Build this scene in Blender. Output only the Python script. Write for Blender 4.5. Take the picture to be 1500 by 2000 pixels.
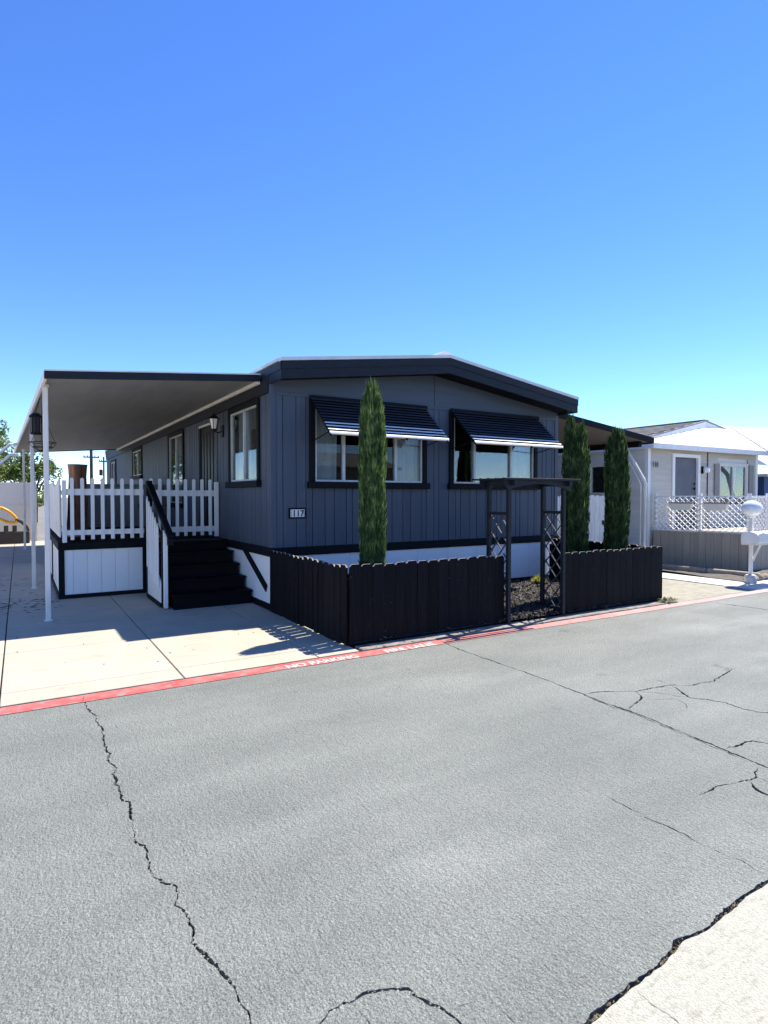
import bpy, bmesh, math, random
import numpy as np
from mathutils import Vector, Matrix
R = math.radians
random.seed(7)
rng = np.random.default_rng(11)
scene = bpy.context.scene
for o in list(bpy.data.objects):
    bpy.data.objects.remove(o)

# ------------------------------------------------------------------ camera
cam_d = bpy.data.cameras.new('camera')
cam = bpy.data.objects.new('camera', cam_d)
scene.collection.objects.link(cam)
cam.location = (0, 0, 1.6)
cam.rotation_euler = (R(90 - 1.52), 0, R(-31.4))
cam_d.sensor_fit = 'HORIZONTAL'
cam_d.sensor_width = 36
cam_d.lens = 36 * 1166 / 1500
cam_d.clip_end = 3000
cam_d.clip_start = 0.05
scene.camera = cam

# ------------------------------------------------------------------ sky and sun
SUN_TO = Vector((0.58, 0.12, 1.0)).normalized()       # towards the sun
world = bpy.data.worlds.new('World')
scene.world = world
world.use_nodes = True
wn = world.node_tree
wn.nodes.clear()
sky = wn.nodes.new('ShaderNodeTexSky')
sky.sky_type = 'NISHITA'
sky.sun_disc = False
sky.sun_elevation = math.asin(SUN_TO.z)
sky.sun_rotation = math.atan2(SUN_TO.x, SUN_TO.y)
sky.air_density = 1.0
sky.dust_density = 0.0
sky.ozone_density = 4.0
sky.altitude = 2600
bg = wn.nodes.new('ShaderNodeBackground')
bg.inputs['Strength'].default_value = 0.15
wo = wn.nodes.new('ShaderNodeOutputWorld')
hs = wn.nodes.new('ShaderNodeHueSaturation')
hs.inputs['Saturation'].default_value = 1.20
hs.inputs['Hue'].default_value = 0.511
wn.links.new(sky.outputs[0], hs.inputs['Color'])
wn.links.new(hs.outputs[0], bg.inputs[0])
wn.links.new(bg.outputs[0], wo.inputs[0])
sun_d = bpy.data.lights.new('sun', 'SUN')
sun_d.energy = 4.6
sun_d.angle = R(0.5)
sun_d.color = (1.0, 0.95, 0.86)
sun = bpy.data.objects.new('sun', sun_d)
scene.collection.objects.link(sun)
sun.rotation_euler = SUN_TO.to_track_quat('Z', 'Y').to_euler()
scene.view_settings.view_transform = 'Standard'
scene.view_settings.look = 'None'
scene.view_settings.gamma = 1
scene.view_settings.exposure = 1.0
scene.view_settings.use_curve_mapping = False
scene.render.engine = 'CYCLES'
scene.cycles.max_bounces = 6
scene.cycles.transparent_max_bounces = 12

COL = scene.collection


# ------------------------------------------------------------------ materials
def pmat(name, col, col2=None, rough=0.6, scale=4.0, stretch=(1, 1, 1), bump=0.0, bscale=80.0,
         bstretch=(1, 1, 1), spec=0.4, rnd=0.0, metal=0.0, contrast=(0.35, 0.65), speck=None):
    m = bpy.data.materials.new(name)
    m.use_nodes = True
    nt = m.node_tree
    N, L = nt.nodes, nt.links
    b = N['Principled BSDF']
    b.inputs['Roughness'].default_value = rough
    b.inputs['Metallic'].default_value = metal
    b.inputs['Specular IOR Level'].default_value = spec
    geo = N.new('ShaderNodeNewGeometry')
    src = geo.outputs['Position']
    if rnd:
        oi = N.new('ShaderNodeObjectInfo')
        ad = N.new('ShaderNodeVectorMath')
        ad.operation = 'ADD'
        cmb = N.new('ShaderNodeCombineXYZ')
        ml = N.new('ShaderNodeMath')
        ml.operation = 'MULTIPLY'
        ml.inputs[1].default_value = 37.0
        L.new(oi.outputs['Random'], ml.inputs[0])
        for i in range(3):
            L.new(ml.outputs[0], cmb.inputs[i])
        L.new(src, ad.inputs[0])
        L.new(cmb.outputs[0], ad.inputs[1])
        src = ad.outputs[0]
    mp = N.new('ShaderNodeMapping')
    mp.inputs['Scale'].default_value = stretch
    L.new(src, mp.inputs[0])
    nz = N.new('ShaderNodeTexNoise')
    nz.inputs['Scale'].default_value = scale
    nz.inputs['Detail'].default_value = 7
    nz.inputs['Roughness'].default_value = 0.62
    L.new(mp.outputs[0], nz.inputs['Vector'])
    ramp = N.new('ShaderNodeValToRGB')
    ramp.color_ramp.elements[0].position = contrast[0]
    ramp.color_ramp.elements[1].position = contrast[1]
    c2 = col2 or tuple(c * 0.8 for c in col)
    ramp.color_ramp.elements[0].color = (*col, 1)
    ramp.color_ramp.elements[1].color = (*c2, 1)
    L.new(nz.outputs[0], ramp.inputs[0])
    out = ramp.outputs[0]
    if speck:
        n2 = N.new('ShaderNodeTexNoise')
        n2.inputs['Scale'].default_value = speck[0]
        n2.inputs['Detail'].default_value = 2
        L.new(geo.outputs['Position'], n2.inputs['Vector'])
        r2 = N.new('ShaderNodeValToRGB')
        r2.color_ramp.elements[0].position = speck[1]
        r2.color_ramp.elements[1].position = speck[2]
        L.new(n2.outputs[0], r2.inputs[0])
        mx = N.new('ShaderNodeMix')
        mx.data_type = 'RGBA'
        L.new(r2.outputs[0], mx.inputs[0])
        L.new(out, mx.inputs[6])
        mx.inputs[7].default_value = (*speck[3], 1)
        out = mx.outputs[2]
    if rnd:
        hsv = N.new('ShaderNodeHueSaturation')
        mr = N.new('ShaderNodeMapRange')
        mr.inputs['To Min'].default_value = 1 - rnd
        mr.inputs['To Max'].default_value = 1 + rnd
        L.new(oi.outputs['Random'], mr.inputs[0])
        L.new(mr.outputs[0], hsv.inputs['Value'])
        L.new(out, hsv.inputs['Color'])
        out = hsv.outputs[0]
    L.new(out, b.inputs['Base Color'])
    if bump:
        mp2 = N.new('ShaderNodeMapping')
        mp2.inputs['Scale'].default_value = bstretch
        L.new(src, mp2.inputs[0])
        nb = N.new('ShaderNodeTexNoise')
        nb.inputs['Scale'].default_value = bscale
        nb.inputs['Detail'].default_value = 5
        L.new(mp2.outputs[0], nb.inputs['Vector'])
        bp = N.new('ShaderNodeBump')
        bp.inputs['Strength'].default_value = bump
        bp.inputs['Distance'].default_value = 0.01
        L.new(nb.outputs[0], bp.inputs['Height'])
        L.new(bp.outputs[0], b.inputs['Normal'])
    return m


WG = (6, 6, 0.35)      # stretch for vertical wood grain
M = {}
M['groove'] = pmat('shadowed_groove_paint', (0.03, 0.034, 0.042), (0.025, 0.028, 0.036), 0.7, 3, spec=0.1)
M['siding'] = pmat('charcoal_siding_paint', (0.078, 0.097, 0.130), (0.060, 0.076, 0.104), 0.55, 3, WG, 0.3, 30, (4, 4, 0.3), rnd=0.10, contrast=(0.3, 0.7))
M['gable'] = pmat('charcoal_panel_paint', (0.076, 0.095, 0.128), (0.062, 0.078, 0.106), 0.55, 2, (0.5, 4, 6), 0.15, 40)
M['black'] = pmat('black_trim_paint', (0.0055, 0.006, 0.008), (0.009, 0.0095, 0.012), 0.6, 6, WG, 0.15, 40, rnd=0.1, spec=0.12)
M['navy'] = pmat('dark_fascia_paint', (0.011, 0.013, 0.018), (0.018, 0.021, 0.027), 0.5, 5, (1, 4, 8), 0.2, 30, (0.4, 4, 4), spec=0.22)
M['fence'] = pmat('black_stained_fence_wood', (0.0036, 0.0037, 0.0055), (0.0085, 0.0085, 0.0110), 0.65, 5, WG, 0.45, 26, (5, 5, 0.3), rnd=0.3, spec=0.10, speck=(30, 0.73, 0.77, (0.06, 0.055, 0.05)))
M['sunlit_top'] = pmat('sunlit_board_top_paint', (0.42, 0.38, 0.33), (0.22, 0.2, 0.18), 0.85, 40, rnd=0.2)  # pale colour stands in for sunlight on the black boards' top edges
M['white'] = pmat('white_paint', (0.90, 0.885, 0.85), (0.82, 0.80, 0.765), 0.45, 3, WG, 0.12, 30, rnd=0.05)
M['white_worn'] = pmat('weathered_white_paint', (0.82, 0.79, 0.73), (0.60, 0.56, 0.49), 0.6, 5, (3, 3, 0.6), 0.2, 40, rnd=0.07, contrast=(0.45, 0.8))
M['skirt'] = pmat('white_skirting_paint', (0.90, 0.89, 0.86), (0.80, 0.785, 0.755), 0.5, 1.5, (1, 1, 0.7), 0.12, 45, rnd=0.03, contrast=(0.45, 0.85))
M['roofwhite'] = pmat('white_roof_metal', (0.78, 0.78, 0.76), (0.62, 0.61, 0.57), 0.4, 2, rnd=0.03)
M['soffit'] = pmat('carport_ceiling_paint', (0.27, 0.275, 0.275), (0.22, 0.225, 0.225), 0.6, 1.2, (3, 0.5, 1), 0.05, 30)
M['brown_soffit'] = pmat('brown_carport_ceiling', (0.20, 0.17, 0.14), (0.16, 0.135, 0.11), 0.6, 1.5, rnd=0.05)
M['alu'] = pmat('aluminium_frame', (0.62, 0.62, 0.60), (0.5, 0.5, 0.48), 0.4, 10, metal=0.3)
M['blacksteel'] = pmat('black_metal', (0.006, 0.006, 0.007), (0.01, 0.01, 0.01), 0.45, 20, spec=0.2)
M['curtain'] = pmat('sheer_curtain_cloth', (0.88, 0.86, 0.82), (0.74, 0.72, 0.68), 0.9, 3, (8, 8, 0.3), rnd=0.06)
M['blind'] = pmat('pale_window_blind', (0.33, 0.32, 0.28), (0.27, 0.26, 0.23), 0.8, 3)
M['interior'] = pmat('dim_interior', (0.05, 0.05, 0.05), (0.04, 0.04, 0.04), 0.9, 3)
M['door'] = pmat('black_door_paint', (0.006, 0.006, 0.008), (0.010, 0.010, 0.013), 0.4, 8, WG, spec=0.2)
M['step'] = pmat('black_step_paint', (0.0035, 0.0035, 0.0045), (0.006, 0.006, 0.008), 0.6, 6, (0.6, 4, 4), 0.2, 30, rnd=0.15, spec=0.10)
M['log'] = pmat('reddish_log_wood', (0.46, 0.21, 0.10), (0.15, 0.065, 0.038), 0.6, 5, (3, 3, 0.25), 0.6, 18, (4, 4, 0.3))
M['bark_end'] = pmat('log_cut_end', (0.05, 0.035, 0.028), (0.09, 0.06, 0.045), 0.8, 12)
M['grey_wood'] = pmat('grey_cabinet_paint', (0.34, 0.35, 0.34), (0.28, 0.29, 0.28), 0.6, 3, WG, rnd=0.06)
M['vinyl'] = pmat('white_vinyl', (0.82, 0.79, 0.73), (0.76, 0.73, 0.68), 0.45, 1, rnd=0.03)
M['lap'] = pmat('white_lap_siding', (0.84, 0.82, 0.78), (0.74, 0.72, 0.68), 0.6, 2, (0.6, 0.6, 4), 0.12, 30, rnd=0.05)
M['lap_beige'] = pmat('beige_lap_siding', (0.62, 0.58, 0.49), (0.53, 0.495, 0.415), 0.6, 2, (0.6, 0.6, 4), 0.12, 30, rnd=0.06)
M['lattice_dark'] = pmat('dark_lattice_paint', (0.035, 0.038, 0.046), (0.055, 0.058, 0.066), 0.4, 8, spec=0.5)
M['slat'] = pmat('charcoal_awning_enamel', (0.048, 0.052, 0.066), (0.065, 0.070, 0.084), 0.4, 3, rnd=0.25, spec=0.3)
M['tan'] = pmat('tan_skirting_paint', (0.42, 0.355, 0.275), (0.33, 0.28, 0.215), 0.7, 2, WG, 0.2, 30, rnd=0.06)
M['shingle'] = pmat('grey_brown_shingle', (0.26, 0.235, 0.21), (0.15, 0.14, 0.13), 0.85, 6, rnd=0.3, bump=0.4, bscale=90)
M['shutter'] = pmat('taupe_shutter_paint', (0.30, 0.275, 0.25), (0.26, 0.24, 0.22), 0.6, 3)
M['greydoor'] = pmat('grey_screen_door', (0.115, 0.125, 0.150), (0.095, 0.105, 0.125), 0.5, 3)
M['planter'] = pmat('cream_planter_plastic', (0.80, 0.76, 0.66), (0.72, 0.68, 0.59), 0.5, 3)
M['globe'] = pmat('white_glass_globe', (0.86, 0.86, 0.85), (0.84, 0.84, 0.83), 0.15, 2, spec=0.6)
M['stone'] = pmat('border_stone', (0.36, 0.30, 0.22), (0.20, 0.17, 0.13), 0.85, 8, rnd=0.2, bump=0.5, bscale=30)
M['soil'] = pmat('dark_dry_soil', (0.085, 0.075, 0.065), (0.15, 0.13, 0.11), 0.95, 9, bump=0.7, bscale=50)
M['mulch_base'] = pmat('mulch_soil', (0.035, 0.030, 0.027), (0.07, 0.06, 0.055), 0.95, 14, bump=0.8, bscale=60)
M['red'] = pmat('worn_red_kerb_paint', (0.46, 0.085, 0.075), (0.42, 0.17, 0.145), 0.6, 5, bump=0.3, bscale=120, contrast=(0.4, 0.7), speck=(11, 0.54, 0.66, (0.30, 0.21, 0.185)))
nt = M['red'].node_tree
b_ = nt.nodes['Principled BSDF']
src_ = b_.inputs['Base Color'].links[0].from_socket
gx = nt.nodes.new('ShaderNodeNewGeometry'); sx_ = nt.nodes.new('ShaderNodeSeparateXYZ')
nt.links.new(gx.outputs['Position'], sx_.inputs[0])
mr_ = nt.nodes.new('ShaderNodeMapRange')
mr_.inputs['From Min'].default_value = 1.0; mr_.inputs['From Max'].default_value = 10.0
mr_.inputs['To Min'].default_value = -0.25; mr_.inputs['To Max'].default_value = 0.95
nt.links.new(sx_.outputs[0], mr_.inputs[0])
nz_ = nt.nodes.new('ShaderNodeTexNoise'); nz_.inputs['Scale'].default_value = 3.5; nz_.inputs['Detail'].default_value = 8
nt.links.new(gx.outputs['Position'], nz_.inputs['Vector'])
am_ = nt.nodes.new('ShaderNodeMath'); am_.operation = 'MULTIPLY_ADD'; am_.use_clamp = True
nt.links.new(nz_.outputs[0], am_.inputs[0]); am_.inputs[1].default_value = 1.1
ab_ = nt.nodes.new('ShaderNodeMath'); ab_.operation = 'ADD'; ab_.inputs[1].default_value = -0.5
nt.links.new(mr_.outputs[0], ab_.inputs[0]); nt.links.new(ab_.outputs[0], am_.inputs[2])
mx_ = nt.nodes.new('ShaderNodeMix'); mx_.data_type = 'RGBA'
nt.links.new(am_.outputs[0], mx_.inputs[0]); nt.links.new(src_, mx_.inputs[6]); mx_.inputs[7].default_value = (0.42, 0.30, 0.275, 1)
nt.links.new(mx_.outputs[2], b_.inputs['Base Color'])
M['whitemark'] = pmat('worn_white_marking', (0.62, 0.56, 0.53), (0.44, 0.20, 0.18), 0.6, 26, contrast=(0.53, 0.68))
M['crack'] = pmat('dirt_filled_crack', (0.022, 0.021, 0.020), (0.05, 0.046, 0.042), 0.95, 40)
M['joint'] = pmat('dark_joint_dirt', (0.07, 0.065, 0.058), (0.13, 0.12, 0.10), 0.95, 20)
M['ground'] = pmat('dry_ground', (0.22, 0.20, 0.17), (0.16, 0.15, 0.13), 0.95, 0.4)
M['pole'] = pmat('utility_pole_wood', (0.045, 0.042, 0.042), (0.06, 0.055, 0.05), 0.9, 3)
M['bluewall'] = pmat('blue_painted_wall', (0.03, 0.075, 0.22), (0.028, 0.068, 0.2), 0.6, 2)
M['orange'] = pmat('orange_yellow_frame', (0.85, 0.30, 0.02), (0.85, 0.50, 0.03), 0.35, 7)
M['string'] = pmat('pale_mesh_string', (0.70, 0.72, 0.76), (0.6, 0.62, 0.7), 0.6, 5)
M['leafdry'] = pmat('dry_leaf', (0.30, 0.19, 0.10), (0.42, 0.30, 0.18), 0.8, 30, rnd=0.3)
M['grit'] = pmat('grey_grit', (0.24, 0.235, 0.21), (0.42, 0.40, 0.34), 0.9, 60)
M['litter'] = pmat('dark_leaf_litter', (0.045, 0.035, 0.026), (0.11, 0.085, 0.06), 0.9, 25)
M['debris'] = pmat('leaf_litter', (0.14, 0.10, 0.065), (0.34, 0.28, 0.20), 0.9, 45)
M['digit'] = pmat('black_digit', (0.012, 0.012, 0.014), (0.014, 0.014, 0.016), 0.4, 5)
M['tile'] = pmat('white_number_tile', (0.80, 0.80, 0.79), (0.76, 0.76, 0.75), 0.25, 5)


def concrete(name, c1, c2, stain, bump=0.25, st=(0.62, 0.85), sscale=1.3):
    m = pmat(name, c1, c2, 0.8, 2.2, (1, 1, 1), bump, 140, contrast=(0.3, 0.75), rnd=0.04)
    nt = m.node_tree
    N, L = nt.nodes, nt.links
    b = N['Principled BSDF']
    src = b.inputs['Base Color'].links[0].from_socket
    geo = N.new('ShaderNodeNewGeometry')
    mp = N.new('ShaderNodeMapping')
    mp.inputs['Scale'].default_value = (1.0, 3.0, 1)
    L.new(geo.outputs['Position'], mp.inputs[0])
    n = N.new('ShaderNodeTexNoise')
    n.inputs['Scale'].default_value = sscale
    n.inputs['Detail'].default_value = 9
    n.inputs['Roughness'].default_value = 0.7
    L.new(mp.outputs[0], n.inputs['Vector'])
    r = N.new('ShaderNodeValToRGB')
    r.color_ramp.elements[0].position = st[0]
    r.color_ramp.elements[1].position = st[1]
    L.new(n.outputs[0], r.inputs[0])
    mx = N.new('ShaderNodeMix')
    mx.data_type = 'RGBA'
    L.new(r.outputs[0], mx.inputs[0])
    L.new(src, mx.inputs[6])
    mx.inputs[7].default_value = (*stain, 1)
    L.new(mx.outputs[2], b.inputs['Base Color'])
    return m


M['concrete'] = concrete('driveway_concrete', (0.47, 0.42, 0.325), (0.39, 0.345, 0.265), (0.25, 0.21, 0.155), 0.25, (0.56, 0.82))
M['concrete_old'] = concrete('aged_rough_concrete', (0.37, 0.345, 0.265), (0.27, 0.25, 0.19), (0.17, 0.15, 0.11), 0.6, (0.48, 0.78), 4)
M['concrete_rough'] = concrete('pitted_apron_concrete', (0.47, 0.455, 0.37), (0.33, 0.315, 0.25), (0.20, 0.185, 0.14), 0.9, (0.52, 0.80), 14)
for n_ in M['concrete_rough'].node_tree.nodes:
    if n_.type == 'TEX_NOISE' and abs(n_.inputs['Scale'].default_value - 2.2) < .01:
        n_.inputs['Scale'].default_value = 60
M['kerb'] = concrete('dirty_kerb_concrete', (0.36, 0.33, 0.29), (0.24, 0.22, 0.19), (0.09, 0.075, 0.06), 0.6, (0.42, 0.66), 6)
M['concrete_pale'] = concrete('pale_concrete_strip', (0.60, 0.59, 0.56), (0.52, 0.51, 0.48), (0.38, 0.35, 0.30))


def asphalt():
    m = bpy.data.materials.new('worn_grey_asphalt')
    m.use_nodes = True
    nt = m.node_tree
    N, L = nt.nodes, nt.links
    b = N['Principled BSDF']
    b.inputs['Roughness'].default_value = 0.72
    b.inputs['Specular IOR Level'].default_value = 0.45
    geo = N.new('ShaderNodeNewGeometry')
    P = geo.outputs['Position']

    def noise(scale, detail, stretch=(1, 1, 1), rough=0.6, rot=0.0, dist=0.0):
        mp = N.new('ShaderNodeMapping')
        mp.inputs['Scale'].default_value = stretch
        mp.inputs['Rotation'].default_value = (0, 0, rot)
        L.new(P, mp.inputs[0])
        n = N.new('ShaderNodeTexNoise')
        n.inputs['Scale'].default_value = scale
        n.inputs['Detail'].default_value = detail
        n.inputs['Roughness'].default_value = rough
        n.inputs['Distortion'].default_value = dist
        L.new(mp.outputs[0], n.inputs['Vector'])
        return n.outputs[0]

    def ramp(s, p0, p1, c0, c1):
        r = N.new('ShaderNodeValToRGB')
        r.color_ramp.elements[0].position = p0
        r.color_ramp.elements[1].position = p1
        r.color_ramp.elements[0].color = (*c0, 1)
        r.color_ramp.elements[1].color = (*c1, 1)
        L.new(s, r.inputs[0])
        return r.outputs[0]

    def mix(f, a, bb, mode='MIX'):
        mx = N.new('ShaderNodeMix')
        mx.data_type = 'RGBA'
        mx.blend_type = mode
        if isinstance(f, float):
            mx.inputs[0].default_value = f
        else:
            L.new(f, mx.inputs[0])
        L.new(a, mx.inputs[6])
        if isinstance(bb, tuple):
            mx.inputs[7].default_value = (*bb, 1)
        else:
            L.new(bb, mx.inputs[7])
        return mx.outputs[2]
    base = ramp(noise(0.8, 5, (1, 1.6, 1)), 0.35, 0.68, (0.176, 0.185, 0.160), (0.226, 0.234, 0.203))
    patch = ramp(noise(0.45, 4, (0.6, 1.5, 1), 0.6, 0.2), 0.55, 0.75, (0, 0, 0), (1, 1, 1))
    base = mix(patch, base, (0.292, 0.297, 0.260))
    dirt = ramp(noise(1.7, 6, (0.5, 1.4, 1), 0.7), 0.60, 0.80, (0, 0, 0), (0.6, 0.6, 0.6))
    base = mix(dirt, base, (0.152, 0.148, 0.122))
    grain = noise(150, 3, (1, 1, 1), 0.7)
    base = mix(0.7, base, ramp(grain, 0.30, 0.70, (0.45, 0.45, 0.45), (1.5, 1.5, 1.5)), 'MULTIPLY')
    vo = N.new('ShaderNodeTexVoronoi')
    vo.inputs['Scale'].default_value = 190
    L.new(P, vo.inputs['Vector'])
    bw = N.new('ShaderNodeRGBToBW')
    L.new(vo.outputs['Color'], bw.inputs[0])
    base = mix(0.6, base, ramp(bw.outputs[0], 0.2, 0.8, (0.62, 0.62, 0.62), (1.42, 1.42, 1.42)), 'MULTIPLY')
    st = ramp(noise(2.1, 3, (1, 1, 1), 0.5), 0.70, 0.74, (0, 0, 0), (0.55, 0.55, 0.55))
    base = mix(st, base, (0.10, 0.10, 0.092))
    tyre = ramp(noise(0.9, 4, (0.12, 2.6, 1), 0.6), 0.42, 0.66, (0.88, 0.88, 0.88), (1.12, 1.12, 1.12))
    base = mix(0.45, base, tyre, 'MULTIPLY')
    fl = ramp(noise(210, 1), 0.68, 0.74, (0, 0, 0), (1, 1, 1))
    base = mix(fl, base, (0.50, 0.50, 0.48))
    L.new(base, b.inputs['Base Color'])
    # combed ripples left by the paver, plus stone grain
    rip = noise(11, 4, (3.0, 0.8, 1), 0.6, R(10), 0.9)
    rip2 = noise(38, 4, (1.3, 0.85, 1), 0.7, R(8))
    a = N.new('ShaderNodeMath')
    a.operation = 'MULTIPLY_ADD'
    L.new(rip, a.inputs[0])
    a.inputs[1].default_value = 0.8
    a2 = N.new('ShaderNodeMath')
    a2.operation = 'MULTIPLY'
    L.new(rip2, a2.inputs[0])
    a2.inputs[1].default_value = 1.1
    L.new(a2.outputs[0], a.inputs[2])
    a3 = N.new('ShaderNodeMath')
    a3.operation = 'MULTIPLY_ADD'
    L.new(noise(85, 3, (1, 1, 1), 0.6), a3.inputs[0])
    a3.inputs[1].default_value = 1.3
    L.new(a.outputs[0], a3.inputs[2])
    bp = N.new('ShaderNodeBump')
    bp.inputs['Strength'].default_value = 0.9
    bp.inputs['Distance'].default_value = 0.012
    L.new(a3.outputs[0], bp.inputs['Height'])
    L.new(bp.outputs[0], b.inputs['Normal'])
    return m


M['asphalt'] = asphalt()


def glass(name, tint=(0.75, 0.8, 0.82), refl=1.0):
    m = bpy.data.materials.new(name)
    m.use_nodes = True
    N, L = m.node_tree.nodes, m.node_tree.links
    N.clear()
    out = N.new('ShaderNodeOutputMaterial')
    tr = N.new('ShaderNodeBsdfTransparent')
    tr.inputs[0].default_value = (*tint, 1)
    gl = N.new('ShaderNodeBsdfGlossy')
    gl.inputs['Roughness'].default_value = 0.01
    fr = N.new('ShaderNodeFresnel')
    fr.inputs['IOR'].default_value = 1.6
    mu = N.new('ShaderNodeMath')
    mu.operation = 'MULTIPLY'
    mu.inputs[1].default_value = 0.55 * refl
    mu.use_clamp = True
    L.new(fr.outputs[0], mu.inputs[0])
    mx = N.new('ShaderNodeMixShader')
    L.new(mu.outputs[0], mx.inputs[0])
    L.new(tr.outputs[0], mx.inputs[1])
    L.new(gl.outputs[0], mx.inputs[2])
    L.new(mx.outputs[0], out.inputs[0])
    return m


M['glass'] = glass('window_glass')


def leafmat(name, c1, c2, c3, trans=0.25, nscale=3.0):
    m = bpy.data.materials.new(name)
    m.use_nodes = True
    N, L = m.node_tree.nodes, m.node_tree.links
    b = N['Principled BSDF']
    b.inputs['Roughness'].default_value = 0.6
    b.inputs['Specular IOR Level'].default_value = 0.25
    geo = N.new('ShaderNodeNewGeometry')
    r = N.new('ShaderNodeValToRGB')
    r.color_ramp.elements[0].color = (*c1, 1)
    r.color_ramp.elements[1].color = (*c3, 1)
    e = r.color_ramp.elements.new(0.55)
    e.color = (*c2, 1)
    nz = N.new('ShaderNodeTexNoise')
    nz.inputs['Scale'].default_value = nscale
    L.new(geo.outputs['Position'], nz.inputs['Vector'])
    ad = N.new('ShaderNodeMath')
    ad.operation = 'MULTIPLY_ADD'
    L.new(geo.outputs['Random Per Island'], ad.inputs[0])
    ad.inputs[1].default_value = 0.6
    sb = N.new('ShaderNodeMath')
    sb.operation = 'MULTIPLY_ADD'
    L.new(nz.outputs[0], sb.inputs[0])
    sb.inputs[1].default_value = 1.3
    sb.inputs[2].default_value = -0.45
    L.new(sb.outputs[0], ad.inputs[2])
    L.new(ad.outputs[0], r.inputs[0])
    L.new(r.outputs[0], b.inputs['Base Color'])
    out = N['Material Output']
    tl = N.new('ShaderNodeBsdfTranslucent')
    L.new(r.outputs[0], tl.inputs[0])
    mx = N.new('ShaderNodeMixShader')
    mx.inputs[0].default_value = trans
    L.new(b.outputs[0], mx.inputs[1])
    L.new(tl.outputs[0], mx.inputs[2])
    L.new(mx.outputs[0], out.inputs[0])
    return m


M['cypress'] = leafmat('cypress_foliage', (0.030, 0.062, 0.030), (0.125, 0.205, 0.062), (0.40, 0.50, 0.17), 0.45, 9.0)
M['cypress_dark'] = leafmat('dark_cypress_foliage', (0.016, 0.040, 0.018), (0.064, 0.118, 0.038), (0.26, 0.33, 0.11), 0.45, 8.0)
M['treeleaf'] = leafmat('broad_tree_foliage', (0.04, 0.075, 0.018), (0.13, 0.19, 0.04), (0.30, 0.34, 0.08), 0.35, 1.2)
M['yellowleaf'] = leafmat('yellow_green_leaf', (0.12, 0.14, 0.02), (0.35, 0.34, 0.06), (0.55, 0.50, 0.12), 0.3, 9)
M['weed'] = leafmat('pale_weed_leaf', (0.10, 0.12, 0.05), (0.24, 0.25, 0.12), (0.42, 0.40, 0.24), 0.3, 9)
M['twig'] = pmat('twig_bark', (0.06, 0.045, 0.032), (0.04, 0.03, 0.022), 0.9, 10)
M['chip'] = leafmat('bark_chip', (0.020, 0.017, 0.015), (0.055, 0.046, 0.040), (0.15, 0.125, 0.105), 0.0, 6)


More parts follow.
